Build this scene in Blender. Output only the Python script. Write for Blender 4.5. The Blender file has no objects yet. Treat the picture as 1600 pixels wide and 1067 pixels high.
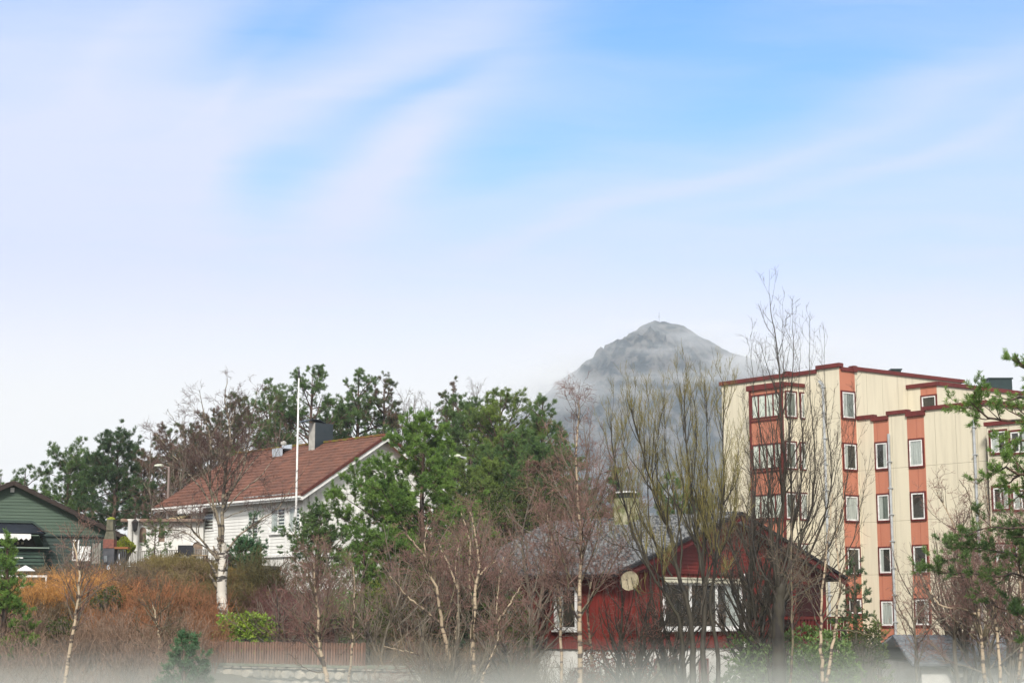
import bpy, math, random
import numpy as np
from mathutils import Vector

S = bpy.context.scene
C = S.collection
R = math.radians
rng = np.random.default_rng(7)

# ------------------------------------------------------------------ camera
FPX, CXP, CYP, HOR = 2600.0, 800.0, 533.5, 960.0
TH = math.atan((HOR - CYP) / FPX)
cd = bpy.data.cameras.new("camera"); cam = bpy.data.objects.new("camera", cd); C.objects.link(cam)
cd.sensor_width = 36.0; cd.lens = 36.0 * FPX / 1600.0
cd.clip_start = 0.1; cd.clip_end = 6000.0
cam.location = (0, 0, 0); cam.rotation_euler = (R(90) + TH, 0, 0)
S.camera = cam

# ------------------------------------------------------------------ light and exposure
S.view_settings.view_transform = 'Standard'; S.view_settings.look = 'None'
S.view_settings.exposure = 0.2; S.view_settings.gamma = 1.0
SUN_EL, SUN_AZ = 38.0, 186.0          # azimuth the sun stands at, clockwise from +Y
sl = bpy.data.lights.new("sun", 'SUN'); sun = bpy.data.objects.new("sun", sl); C.objects.link(sun)
sl.energy = 4.1; sl.angle = R(10); sl.color = (1.0, 0.95, 0.87)
sdir = Vector((math.sin(R(SUN_AZ)) * math.cos(R(SUN_EL)), math.cos(R(SUN_AZ)) * math.cos(R(SUN_EL)), math.sin(R(SUN_EL))))
sun.rotation_euler = sdir.to_track_quat('Z', 'Y').to_euler()
S.cycles.volume_bounces = 1
S.cycles.transparent_max_bounces = 12
S.cycles.max_bounces = 6
S.cycles.use_denoising = True

def ray(px, py):
    a, b = (px - CXP) / FPX, (CYP - py) / FPX
    return np.array([a, math.cos(TH) - b * math.sin(TH), math.sin(TH) + b * math.cos(TH)])
def Pd(px, py, d):
    r = ray(px, py); return r * (d / r[1])
def Pz(px, py, z):
    r = ray(px, py); return r * (z / r[2])
def uv(px, py):
    r = ray(px, py); return r[0] / r[1], r[2] / r[1]

# ------------------------------------------------------------------ sky
W = bpy.data.worlds.new("World"); S.world = W; W.use_nodes = True
nt = W.node_tree; N = nt.nodes; L = nt.links
for n in list(N): N.remove(n)
def nd(t, **k):
    n = N.new(t)
    for a, b in k.items(): setattr(n, a, b)
    return n
def mth(op, a, b=None, c=None, clamp=False):
    n = nd('ShaderNodeMath', operation=op, use_clamp=clamp)
    for i, v in enumerate((a, b, c)):
        if v is None: continue
        if isinstance(v, (int, float)): n.inputs[i].default_value = v
        else: L.new(v, n.inputs[i])
    return n.outputs[0]
SKY_STR = 0.1
tc = nd('ShaderNodeTexCoord'); sp = nd('ShaderNodeSeparateXYZ'); L.new(tc.outputs['Generated'], sp.inputs[0])
ay = mth('MAXIMUM', mth('ABSOLUTE', sp.outputs[1]), 0.12)
U = mth('DIVIDE', sp.outputs[0], ay); V = mth('MAXIMUM', mth('DIVIDE', sp.outputs[2], ay), -0.05)
cb = nd('ShaderNodeCombineXYZ'); L.new(U, cb.inputs[0]); L.new(V, cb.inputs[1])
# warp for wispy edges
wn = nd('ShaderNodeTexNoise'); wn.inputs['Scale'].default_value = 9.0; wn.inputs['Detail'].default_value = 5
wm = nd('ShaderNodeMapping'); wm.inputs['Rotation'].default_value = (0, 0, R(-24)); wm.inputs['Scale'].default_value = (0.5, 1.7, 1)
L.new(cb.outputs[0], wm.inputs[0]); L.new(wm.outputs[0], wn.inputs['Vector'])
sub = nd('ShaderNodeVectorMath', operation='SUBTRACT'); L.new(wn.outputs['Color'], sub.inputs[0]); sub.inputs[1].default_value = (.5, .5, .5)
scl = nd('ShaderNodeVectorMath', operation='SCALE'); L.new(sub.outputs[0], scl.inputs[0]); scl.inputs['Scale'].default_value = 0.05
add = nd('ShaderNodeVectorMath', operation='ADD'); L.new(cb.outputs[0], add.inputs[0]); L.new(scl.outputs[0], add.inputs[1])
co = add.outputs[0]
def streak(px, py, sa, sb, ang, w):
    u, v = uv(px, py)
    m = nd('ShaderNodeMapping', vector_type='TEXTURE')
    m.inputs['Location'].default_value = (u, v, 0); m.inputs['Rotation'].default_value = (0, 0, R(ang))
    m.inputs['Scale'].default_value = (sa / 2600, sb / 2600, 1); L.new(co, m.inputs[0])
    dt = nd('ShaderNodeVectorMath', operation='DOT_PRODUCT'); L.new(m.outputs[0], dt.inputs[0]); L.new(m.outputs[0], dt.inputs[1])
    return mth('MULTIPLY', mth('POWER', 2.718, mth('MULTIPLY', dt.outputs['Value'], -0.7)), w)
v0, v1 = uv(800, 0)[1], uv(800, 470)[1]
grad = mth('DIVIDE', mth('SUBTRACT', v0, V), v0 - v1, clamp=True)
acc = mth('MULTIPLY_ADD', grad, 0.52, 0.36)
for s in [(990, 30, 210, 70, 8, -.38), (1330, 95, 330, 80, 12, -.27), (430, 50, 130, 42, 25, -.42), (425, 275, 95, 50, 28, -.38),
          (675, 130, 130, 20, 27, -.28), (800, 245, 120, 45, 15, -.32), (1080, 190, 280, 100, 10, -.22), (1280, 290, 200, 30, 14, -.12),
          (590, 95, 250, 42, 28, .34), (640, 215, 130, 36, 32, .42), (790, 60, 90, 60, 30, .30), (60, 220, 290, 260, 0, .42),
          (260, 60, 110, 90, 60, .12), (310, 250, 60, 150, 0, .15), (1440, 140, 280, 34, 17, .28), (1390, 245, 290, 16, 17, .22), (1000, 310, 200, 16, 17, .22), (1180, 235, 240, 12, 18, .14), (330, 160, 240, 14, 48, .12), (150, 120, 200, 22, 55, .08), (560, 330, 130, 50, 40, .18)]:
    acc = mth('ADD', acc, streak(*s))
fn = nd('ShaderNodeTexNoise'); fn.inputs['Scale'].default_value = 16.0; fn.inputs['Detail'].default_value = 7; fn.inputs['Roughness'].default_value = .55
fm = nd('ShaderNodeMapping'); fm.inputs['Rotation'].default_value = (0, 0, R(-22)); fm.inputs['Scale'].default_value = (0.28, 1.9, 1)
L.new(co, fm.inputs[0]); L.new(fm.outputs[0], fn.inputs['Vector'])
acc = mth('ADD', acc, mth('MULTIPLY', mth('SUBTRACT', fn.outputs['Fac'], .5), .40), clamp=True)
f2 = nd('ShaderNodeTexNoise'); f2.inputs['Scale'].default_value = 42.0; f2.inputs['Detail'].default_value = 8; f2.inputs['Roughness'].default_value = .62
f2m = nd('ShaderNodeMapping'); f2m.inputs['Rotation'].default_value = (0, 0, R(-26)); f2m.inputs['Scale'].default_value = (0.16, 1.8, 1)
L.new(co, f2m.inputs[0]); L.new(f2m.outputs[0], f2.inputs['Vector'])
acc = mth('ADD', acc, mth('MULTIPLY', mth('SUBTRACT', f2.outputs['Fac'], .5), .22), clamp=True)
nish = nd('ShaderNodeTexSky', sky_type='NISHITA'); nish.sun_disc = False
nish.sun_elevation = R(SUN_EL); nish.sun_rotation = R(SUN_AZ); nish.ozone_density = 2.0
tint = nd('ShaderNodeMix', data_type='RGBA', blend_type='MULTIPLY'); tint.inputs[0].default_value = 1.0
L.new(nish.outputs[0], tint.inputs[6]); tint.inputs[7].default_value = (0.88, 1.53, 2.3, 1)
cloud = nd('ShaderNodeMix', data_type='RGBA'); L.new(acc, cloud.inputs[0]); L.new(tint.outputs[2], cloud.inputs[6])
cloud.inputs[7].default_value = (6.35, 6.95, 9.5, 1)
low = nd('ShaderNodeMapRange', interpolation_type='SMOOTHSTEP'); L.new(V, low.inputs[0])
low.inputs[1].default_value = uv(800, 370)[1]; low.inputs[2].default_value = uv(800, 640)[1]
low.inputs[3].default_value = 0; low.inputs[4].default_value = 1
lm = nd('ShaderNodeMix', data_type='RGBA'); L.new(low.outputs[0], lm.inputs[0]); L.new(cloud.outputs[2], lm.inputs[6])
lm.inputs[7].default_value = (9.0, 8.9, 8.9, 1)
# higher up and behind, unseen neutral white sky added to warm the scene light
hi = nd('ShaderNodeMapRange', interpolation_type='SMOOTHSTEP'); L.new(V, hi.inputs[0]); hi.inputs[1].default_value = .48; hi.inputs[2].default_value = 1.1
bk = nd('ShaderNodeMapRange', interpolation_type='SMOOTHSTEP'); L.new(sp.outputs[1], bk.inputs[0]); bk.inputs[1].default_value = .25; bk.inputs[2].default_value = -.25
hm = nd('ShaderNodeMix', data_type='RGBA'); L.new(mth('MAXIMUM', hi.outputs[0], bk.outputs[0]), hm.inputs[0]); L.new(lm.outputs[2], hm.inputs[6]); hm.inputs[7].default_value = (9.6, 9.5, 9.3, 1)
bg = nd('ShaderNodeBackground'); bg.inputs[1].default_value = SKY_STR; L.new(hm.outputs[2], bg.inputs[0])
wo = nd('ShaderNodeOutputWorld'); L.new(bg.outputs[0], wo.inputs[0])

# ------------------------------------------------------------------ materials
MATS = {}
def mat(name, col, col2=None, scale=4.0, rough=0.8, bump=0.0, bscale=None, metal=0.0, stretch=(1, 1, 1), detail=4, contrast=(.35, .65), spec=0.3, island=0.0, trans=0.0):
    if name in MATS: return MATS[name]
    m = bpy.data.materials.new(name); m.use_nodes = True
    t = m.node_tree; b = t.nodes['Principled BSDF']
    b.inputs['Base Color'].default_value = (*col, 1); b.inputs['Roughness'].default_value = rough
    b.inputs['Metallic'].default_value = metal; b.inputs['Specular IOR Level'].default_value = spec
    tcn = t.nodes.new('ShaderNodeTexCoord'); mp = t.nodes.new('ShaderNodeMapping'); mp.inputs['Scale'].default_value = stretch
    t.links.new(tcn.outputs['Object'], mp.inputs[0])
    n = t.nodes.new('ShaderNodeTexNoise'); n.inputs['Scale'].default_value = scale; n.inputs['Detail'].default_value = detail
    t.links.new(mp.outputs[0], n.inputs['Vector'])
    out = None
    if col2 is None: col2 = tuple(c * 0.75 for c in col)
    r = t.nodes.new('ShaderNodeMapRange'); r.inputs[1].default_value = contrast[0]; r.inputs[2].default_value = contrast[1]
    t.links.new(n.outputs['Fac'], r.inputs[0])
    x = t.nodes.new('ShaderNodeMix'); x.data_type = 'RGBA'; t.links.new(r.outputs[0], x.inputs[0])
    x.inputs[6].default_value = (*col, 1); x.inputs[7].default_value = (*col2, 1); out = x.outputs[2]
    if island:
        g = t.nodes.new('ShaderNodeNewGeometry'); h = t.nodes.new('ShaderNodeHueSaturation')
        mr = t.nodes.new('ShaderNodeMapRange'); mr.inputs[3].default_value = 1 - island; mr.inputs[4].default_value = 1 + island
        t.links.new(g.outputs['Random Per Island'], mr.inputs[0]); t.links.new(mr.outputs[0], h.inputs['Value']); t.links.new(out, h.inputs['Color']); out = h.outputs[0]
    t.links.new(out, b.inputs['Base Color'])
    if bump:
        n2 = t.nodes.new('ShaderNodeTexNoise'); n2.inputs['Scale'].default_value = bscale or scale * 4; n2.inputs['Detail'].default_value = 5
        t.links.new(mp.outputs[0], n2.inputs['Vector'])
        bn = t.nodes.new('ShaderNodeBump'); bn.inputs['Strength'].default_value = 1.0; bn.inputs['Distance'].default_value = bump
        t.links.new(n2.outputs['Fac'], bn.inputs['Height']); t.links.new(bn.outputs[0], b.inputs['Normal'])
    if trans:
        tr = t.nodes.new('ShaderNodeBsdfTranslucent'); t.links.new(out, tr.inputs[0]); ms = t.nodes.new('ShaderNodeMixShader'); ms.inputs[0].default_value = trans
        o = t.nodes['Material Output']; t.links.new(b.outputs[0], ms.inputs[1]); t.links.new(tr.outputs[0], ms.inputs[2]); t.links.new(ms.outputs[0], o.inputs[0])
    MATS[name] = m
    return m

def birch_mat(name, base=(.62, .55, .46), dark=(.06, .05, .04), amt=.55, moss=None, st=(2.2, 2.2, 7)):
    m = bpy.data.materials.new(name); m.use_nodes = True; t = m.node_tree; b = t.nodes['Principled BSDF']; b.inputs['Roughness'].default_value = .75
    tcn = t.nodes.new('ShaderNodeTexCoord'); mp = t.nodes.new('ShaderNodeMapping'); mp.inputs['Scale'].default_value = st
    t.links.new(tcn.outputs['Object'], mp.inputs[0])
    n = t.nodes.new('ShaderNodeTexNoise'); n.inputs['Scale'].default_value = 1.3; n.inputs['Detail'].default_value = 6; t.links.new(mp.outputs[0], n.inputs[0])
    r = t.nodes.new('ShaderNodeMapRange'); r.inputs[1].default_value = amt; r.inputs[2].default_value = amt + .07; t.links.new(n.outputs['Fac'], r.inputs[0])
    n2 = t.nodes.new('ShaderNodeTexNoise'); n2.inputs['Scale'].default_value = 1.4; t.links.new(tcn.outputs['Object'], n2.inputs[0])
    x0 = t.nodes.new('ShaderNodeMix'); x0.data_type = 'RGBA'; t.links.new(n2.outputs['Fac'], x0.inputs[0])
    x0.inputs[6].default_value = (*base, 1); x0.inputs[7].default_value = (*(moss or tuple(c * .6 for c in base)), 1)
    x = t.nodes.new('ShaderNodeMix'); x.data_type = 'RGBA'; t.links.new(r.outputs[0], x.inputs[0]); t.links.new(x0.outputs[2], x.inputs[6]); x.inputs[7].default_value = (*dark, 1)
    t.links.new(x.outputs[2], b.inputs['Base Color']); MATS[name] = m
    return m

def glass_mat():
    m = bpy.data.materials.new('window_glass'); m.use_nodes = True; t = m.node_tree
    for n in list(t.nodes): t.nodes.remove(n)
    o = t.nodes.new('ShaderNodeOutputMaterial'); g = t.nodes.new('ShaderNodeBsdfGlossy'); g.inputs['Roughness'].default_value = .03
    tr = t.nodes.new('ShaderNodeBsdfTransparent'); tr.inputs[0].default_value = (.86, .9, .88, 1)
    f = t.nodes.new('ShaderNodeLayerWeight'); f.inputs[0].default_value = .5; pw_ = t.nodes.new('ShaderNodeMath'); pw_.operation = 'POWER'; pw_.inputs[1].default_value = 3.5; t.links.new(f.outputs['Facing'], pw_.inputs[0])
    k = t.nodes.new('ShaderNodeMath'); k.operation = 'MULTIPLY_ADD'; k.inputs[1].default_value = .7; k.inputs[2].default_value = .06; t.links.new(pw_.outputs[0], k.inputs[0])
    ms = t.nodes.new('ShaderNodeMixShader'); t.links.new(k.outputs[0], ms.inputs[0]); t.links.new(tr.outputs[0], ms.inputs[1]); t.links.new(g.outputs[0], ms.inputs[2])
    t.links.new(ms.outputs[0], o.inputs[0]); MATS['glass'] = m
    return m

# ------------------------------------------------------------------ objects
def tag(o, label=None, cat=None, group=None, kind=None):
    if label: o['label'] = label
    if cat: o['category'] = cat
    if group: o['group'] = group
    if kind: o['kind'] = kind
    return o
def root(name, loc, label, cat, group=None, kind=None):
    o = bpy.data.objects.new(name, None); C.objects.link(o); o.location = tuple(float(v) for v in loc)
    return tag(o, label, cat, group, kind)
def rootloc(p):
    while p.parent is not None: p = p.parent
    return np.array(p.location)
def link(name, me, m, parent=None, loc=None):
    ob = bpy.data.objects.new(name, me); C.objects.link(ob)
    if m is not None: me.materials.append(m)
    if parent is not None: ob.parent = parent
    elif loc is not None: ob.location = tuple(float(v) for v in loc)
    return ob
def np_mesh(name, v, faces, smooth=False):
    """faces: list of (M,k) int arrays"""
    me = bpy.data.meshes.new(name); v = np.asarray(v, dtype=np.float32)
    me.vertices.add(len(v)); me.vertices.foreach_set('co', v.ravel())
    idx = np.concatenate([f.ravel() for f in faces]).astype(np.int32)
    tot = np.concatenate([np.full(len(f), f.shape[1]) for f in faces]); st = np.concatenate([[0], np.cumsum(tot)[:-1]]).astype(np.int32)
    me.loops.add(len(idx)); me.loops.foreach_set('vertex_index', idx)
    me.polygons.add(len(tot)); me.polygons.foreach_set('loop_start', st)
    if smooth: me.polygons.foreach_set('use_smooth', np.ones(len(tot), dtype=bool))
    me.update(calc_edges=True); return me

class MB:
    def __init__(s): s.v = []; s.f = []
    def poly(s, pts):
        k = len(s.v); s.v += [tuple(map(float, p)) for p in pts]; s.f.append(tuple(range(k, k + len(pts))))
    def hexa(s, p):   # 8 points: bottom 4 ccw, top 4 ccw
        k = len(s.v); s.v += [tuple(map(float, q)) for q in p]
        for f in ((3, 2, 1, 0), (4, 5, 6, 7), (0, 1, 5, 4), (1, 2, 6, 5), (2, 3, 7, 6), (3, 0, 4, 7)): s.f.append(tuple(k + i for i in f))
    def prism(s, base, top):
        n = len(base); k = len(s.v); s.v += [tuple(map(float, q)) for q in list(base) + list(top)]
        s.f.append(tuple(k + i for i in reversed(range(n)))); s.f.append(tuple(k + n + i for i in range(n)))
        for i in range(n): j = (i + 1) % n; s.f.append((k + i, k + j, k + n + j, k + n + i))
    def beam(s, a, b, w, h=None, up=(0, 0, 1)):
        a = Vector(a); b = Vector(b); d = (b - a).normalized(); h = h or w
        x = d.cross(Vector(up))
        if x.length < 1e-4: x = d.cross(Vector((0, 1, 0)))
        x = x.normalized() * (w / 2); y = x.cross(d).normalized() * (h / 2)
        s.prism([a - x - y, a + x - y, a + x + y, a - x + y], [b - x - y, b + x - y, b + x + y, b - x + y])
    def box(s, x0, x1, y0, y1, z0, z1):
        s.hexa([(x0, y0, z0), (x1, y0, z0), (x1, y1, z0), (x0, y1, z0), (x0, y0, z1), (x1, y0, z1), (x1, y1, z1), (x0, y1, z1)])
    def lathe(s, c, prof, n=16):
        """prof: list of (r, z)"""
        k = len(s.v); c = np.array(c)
        for r_, z in prof:
            for i in range(n):
                a = 2 * math.pi * i / n; s.v.append((c[0] + r_ * math.cos(a), c[1] + r_ * math.sin(a), c[2] + z))
        for j in range(len(prof) - 1):
            for i in range(n):
                i2 = (i + 1) % n; s.f.append((k + j * n + i, k + j * n + i2, k + (j + 1) * n + i2, k + (j + 1) * n + i))
        s.f.append(tuple(k + i for i in reversed(range(n)))); s.f.append(tuple(k + (len(prof) - 1) * n + i for i in range(n)))
    def build(s, name, m, parent=None, smooth=False):
        off = rootloc(parent) if parent is not None else np.mean(np.array(s.v), axis=0)
        if parent is None: off[2] = min(q[2] for q in s.v)
        me = bpy.data.meshes.new(name); me.from_pydata([tuple(np.array(q) - off) for q in s.v], [], s.f)
        if smooth: me.polygons.foreach_set('use_smooth', np.ones(len(me.polygons), dtype=bool))
        me.update(); return link(name, me, m, parent, None if parent is not None else off)

class Fac:
    """a vertical wall plane, u to the right as seen from outside, n outwards"""
    def __init__(s, p0, p1):
        s.p0 = np.array(p0[:2], float); s.p1 = np.array(p1[:2], float); d = s.p1 - s.p0; s.len = float(np.hypot(*d)); s.u = d / s.len
        s.n = np.array([s.u[1], -s.u[0]])
    def pt(s, u, z, n=0.0):
        q = s.p0 + s.u * u + s.n * n; return (float(q[0]), float(q[1]), float(z))
    def hit(s, px, py, n=0.0):
        r = ray(px, py); p0 = s.p0 + s.n * n; t = float(p0 @ s.n) / float(r[:2] @ s.n); q = r * t
        return float((q[:2] - s.p0) @ s.u), float(q[2])
    def rect(s, x0, y0, x1, y1, n=0.0):
        xm, ym = (x0 + x1) / 2, (y0 + y1) / 2
        u0 = s.hit(x0, ym, n)[0]; u1 = s.hit(x1, ym, n)[0]; z1 = s.hit(xm, y0, n)[1]; z0 = s.hit(xm, y1, n)[1]
        return u0, u1, z0, z1
    def box(s, mb, u0, u1, z0, z1, n0, n1):
        P = s.pt; mb.hexa([P(u0, z0, n1), P(u1, z0, n1), P(u1, z0, n0), P(u0, z0, n0), P(u0, z1, n1), P(u1, z1, n1), P(u1, z1, n0), P(u0, z1, n0)])

def clip(poly, ax, lim, keep_lo):
    out = []
    for i in range(len(poly)):
        a, b = poly[i], poly[(i + 1) % len(poly)]
        ia = (a[ax] <= lim) if keep_lo else (a[ax] >= lim); ib = (b[ax] <= lim) if keep_lo else (b[ax] >= lim)
        if ia: out.append(a)
        if ia != ib:
            t = (lim - a[ax]) / (b[ax] - a[ax]); out.append((a[0] + (b[0] - a[0]) * t, a[1] + (b[1] - a[1]) * t))
    return out
def boards(fac, poly, m, parent, name='wall', pitch=.15, ax=1, n0=0.0, lap=.022):
    """real lapped boards over a convex (u,z) polygon; ax 1 = horizontal, 0 = vertical board-on-board"""
    mb = MB(); lo = min(p[ax] for p in poly); hi = max(p[ax] for p in poly); k = 0; y = lo
    while y < hi - 1e-4:
        y2 = min(y + pitch, hi); q = clip(clip(poly, ax, y, False), ax, y2, True)
        if len(q) >= 3:
            if ax == 1:
                off = lambda p: n0 + lap * (1 - (p[1] - y) / pitch)
                mb.poly([fac.pt(p[0], p[1], off(p)) for p in q])
                us = [p[0] for p in q if abs(p[1] - y) < 1e-5]
                if len(us) >= 2:
                    a, b = min(us), max(us); mb.poly([fac.pt(a, y, n0 - .01), fac.pt(b, y, n0 - .01), fac.pt(b, y, n0 + lap), fac.pt(a, y, n0 + lap)])
            else:
                o = n0 + (lap if k % 2 else 0); mb.poly([fac.pt(p[0], p[1], o) for p in q])
                if k % 2:
                    for e in (y, y2):
                        zs = [p[1] for p in q if abs(p[0] - e) < 1e-5]
                        if len(zs) >= 2: mb.poly([fac.pt(e, min(zs), n0 - .005), fac.pt(e, max(zs), n0 - .005), fac.pt(e, max(zs), o), fac.pt(e, min(zs), o)])
        y = y2; k += 1
    return mb.build(name, m, parent)

def tiles(a0, a1, b0, b1, m, parent, course=.33, tw=.28, name='roof', lip=.045, wave=.018, thick=.1):
    """tiled roof plane: a0->a1 eave, b0->b1 ridge (same direction); stepped courses with rolled tiles"""
    a0, a1, b0, b1 = (np.array(p, float) for p in (a0, a1, b0, b1))
    nc = max(2, round(np.linalg.norm(b0 - a0) / course)); nx = max(6, round(np.linalg.norm(a1 - a0) / tw) * 5)
    nrm = np.cross(a1 - a0, b0 - a0); nrm /= np.linalg.norm(nrm)
    if nrm[2] < 0: nrm = -nrm
    t = np.linspace(0, 1, nx + 1); ph = (np.arange(nx + 1) % 5) / 5.0; wv = wave * np.abs(np.sin(ph * math.pi)); vs, fs = [], []; k = 0
    jr = np.random.default_rng(3)
    for j in range(nc):
        for s0, s1 in ((j / nc, (j + 1) / nc),):
            e0 = a0 + (b0 - a0) * s0; e1 = a1 + (b1 - a1) * s0; f0 = a0 + (b0 - a0) * s1; f1 = a1 + (b1 - a1) * s1
            tj = np.repeat(jr.normal(0, .004, nx // 5 + 2), 5)[:nx + 1]
            lo = e0[None] + (e1 - e0)[None] * t[:, None]; up = f0[None] + (f1 - f0)[None] * t[:, None]
            v = np.concatenate([lo + nrm * (-.02), lo + nrm * (lip + wv + tj)[:, None], up + nrm * (.004 + wv + tj)[:, None]])
            vs.append(v); i = np.arange(nx); q = nx + 1
            fs.append(np.stack([i, i + 1, i + 1 + q, i + q], 1) + k); fs.append(np.stack([i + q, i + 1 + q, i + 1 + 2 * q, i + 2 * q], 1) + k); k += 3 * q
    # slab underneath closes the roof
    dn = nrm * thick; v = np.array([a0 - nrm * .021, a1 - nrm * .021, b1 - nrm * .003, b0 - nrm * .003, a0 - dn, a1 - dn, b1 - dn, b0 - dn]); vs.append(v)
    fs.append(np.array([[0, 1, 5, 4], [1, 2, 6, 5], [2, 3, 7, 6], [3, 0, 4, 7], [4, 5, 6, 7], [0, 3, 2, 1]]) + k)
    v = np.concatenate(vs) - rootloc(parent)
    return link(name, np_mesh(name, v, fs), m, parent)

# ------------------------------------------------------------------ tubes
def tubes(P, rad, n=3):
    """P (N,K,3), rad (N,K) -> verts, quads"""
    Nn, K, _ = P.shape; T = np.gradient(P, axis=1); T /= np.linalg.norm(T, axis=2, keepdims=True) + 1e-9
    ref = np.where(np.abs(T[..., 2:3]) > .9, np.array([1., 0, 0]), np.array([0, 0, 1.])); A = np.cross(T, ref); A /= np.linalg.norm(A, axis=2, keepdims=True) + 1e-9; B = np.cross(T, A)
    # keep one frame per tube so sides do not twist
    for k in range(1, K):
        a = A[:, k - 1] - T[:, k] * np.sum(A[:, k - 1] * T[:, k], 1, keepdims=True); A[:, k] = a / (np.linalg.norm(a, axis=1, keepdims=True) + 1e-9); B[:, k] = np.cross(T[:, k], A[:, k])
    ang = np.arange(n) * 2 * math.pi / n
    V = P[:, :, None, :] + rad[:, :, None, None] * (np.cos(ang)[None, None, :, None] * A[:, :, None, :] + np.sin(ang)[None, None, :, None] * B[:, :, None, :])
    base = (np.arange(Nn) * K * n)[:, None, None] + (np.arange(K - 1) * n)[None, :, None]; i = np.arange(n)[None, None, :]; j = (i + 1) % n
    q = np.stack([base + i, base + j, base + j + n, base + i + n], -1).reshape(-1, 4)
    return V.reshape(-1, 3), q
def grow(P, rad, r, dens=3.0, ratio=.45, ang=(30, 65), up=.15, wig=.25, K=4, tmin=.2, taper=.25, rr=.6, nmin=1, rmin=.004, flat=0.0, lmin=.1, lfall=.55, tips=True):
    """children of polylines P (N,K0,3)"""
    Nn, K0, _ = P.shape; seg = np.linalg.norm(np.diff(P, axis=1), axis=2); Lp = seg.sum(1)
    cnt = np.maximum(nmin, np.floor(Lp * dens + r.random(Nn))).astype(int); idx = np.repeat(np.arange(Nn), cnt); M = len(idx)
    t = tmin + (1 - tmin) * r.random(M)
    f = t * (K0 - 1); k = np.minimum(f.astype(int), K0 - 2); w = (f - k)[:, None]
    o = P[idx, k] * (1 - w) + P[idx, k + 1] * w; T = P[idx, k + 1] - P[idx, k]; T /= np.linalg.norm(T, axis=1, keepdims=True) + 1e-9
    pr = rad[idx, k] * (1 - w[:, 0]) + rad[idx, k + 1] * w[:, 0]
    q = r.normal(size=(M, 3)); q[:, 2] *= (1 - flat); q -= T * np.sum(q * T, 1, keepdims=True); q /= np.linalg.norm(q, axis=1, keepdims=True) + 1e-9
    a = np.radians(r.uniform(ang[0], ang[1], M))[:, None]; d = np.cos(a) * T + np.sin(a) * q
    ln = np.maximum(lmin, Lp[idx] * ratio * (1 - lfall * t) * r.uniform(.6, 1.25, M)); step = (ln / (K - 1))[:, None]
    pts = [o]
    for _ in range(K - 1):
        d = d + r.normal(size=(M, 3)) * wig + np.array([0, 0, up]); d /= np.linalg.norm(d, axis=1, keepdims=True) + 1e-9; pts.append(pts[-1] + d * step)
    Q = np.stack(pts, 1); r0 = np.maximum(pr * rr, rmin); RR = r0[:, None] * np.linspace(1, taper, K)[None]; return Q, np.maximum(RR, rmin * .7)
def smooth_path(pts, K):
    pts = np.array(pts, float); n = len(pts)
    if n == 2: return pts[0] + (pts[1] - pts[0]) * np.linspace(0, 1, K)[:, None]
    e = np.concatenate([[2 * pts[0] - pts[1]], pts, [2 * pts[-1] - pts[-2]]]); out = []
    for s in np.linspace(0, n - 1 - 1e-6, K):
        i = int(s); u = s - i; p0, p1, p2, p3 = e[i], e[i + 1], e[i + 2], e[i + 3]
        out.append(.5 * ((2 * p1) + (-p0 + p2) * u + (2 * p0 - 5 * p1 + 4 * p2 - p3) * u * u + (-p0 + 3 * p1 - 3 * p2 + p3) * u ** 3))
    return np.array(out)
def tube_obj(name, groups, m, parent, off):
    vs, fs, k = [], [], 0
    for P, rad, n in groups:
        v, q = tubes(P, rad, n); vs.append(v); fs.append(q + k); k += len(v)
    return link(name, np_mesh(name, np.concatenate(vs) - off, fs, smooth=True), m, parent)
# ------------------------------------------------------------------ terrain
TP = [  # px, depth, z
 (0,6,-6.5),(800,6,-6.5),(1600,6,-6.5),(-200,25,-5),(400,25,-5),(1000,25,-5.5),(1800,25,-5),(0,40,-3.2),(400,40,-3.4),(800,40,-4),(1200,40,-4),(1600,40,-4),
 (-300,52,-1.4),(0,50,-1.7),(150,50,-1.5),(0,60,.2),(200,58,0.1),(150,66,1.15),(0,68,.6),(250,72,1.75),(200,84,2.2),(320,66,1.2),(350,57,-.35),(280,56,-.5),(400,52,-1.6),(480,52,-2),(560,52,-2.4),
 (420,64,.2),(420,74,1.0),(470,80,.9),(600,72,-.2),(600,80,.6),(640,60,-2),(700,55,-2.6),(700,75,-.8),(780,60,-2.4),(1000,54,-3),(1150,50,-3.2),(1300,52,-3.2),(1500,55,-3.4),(1300,75,-2.6),(1450,90,-2.2),(1700,80,-2.6),
 (1000,90,-1.6),(800,90,0),(560,95,1.4),(350,100,2.2),(150,105,2),(700,110,1.5),(950,110,0),(1200,120,-2),(1500,120,-2.5),(-200,90,1.5),(-300,75,.8),(1900,100,-3),(400,140,2.5),(800,140,1),(100,150,1.5),(1300,150,-2),
]
_tp = np.array([list(Pd(px, 960, d)[:2]) + [z] for px, d, z in TP])
def tz(x, y):
    x = np.asarray(x, float); y = np.asarray(y, float)
    sh = np.broadcast(x, y).shape; xf = np.broadcast_to(x, sh).ravel(); yf = np.broadcast_to(y, sh).ravel()
    d2 = (xf[:, None] - _tp[None, :, 0]) ** 2 + (yf[:, None] - _tp[None, :, 1]) ** 2
    w = 1.0 / (d2 + 2.0) ** 2; z = (w * _tp[None, :, 2]).sum(1) / w.sum(1)
    far = np.clip((np.hypot(xf, yf) - 150) / 200, 0, 1); z = z * (1 - far) + (-6) * far
    z += .12 * np.sin(xf * .9 + 1.3 * np.sin(yf * .37)) * np.cos(yf * .71) * np.clip(1 - (yf - 70) / 20, 0, 1)
    return z.reshape(sh) if sh else float(z[0])
def gz(px, d):
    p = Pd(px, 960, d); return float(tz(p[0], p[1]))

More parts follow.
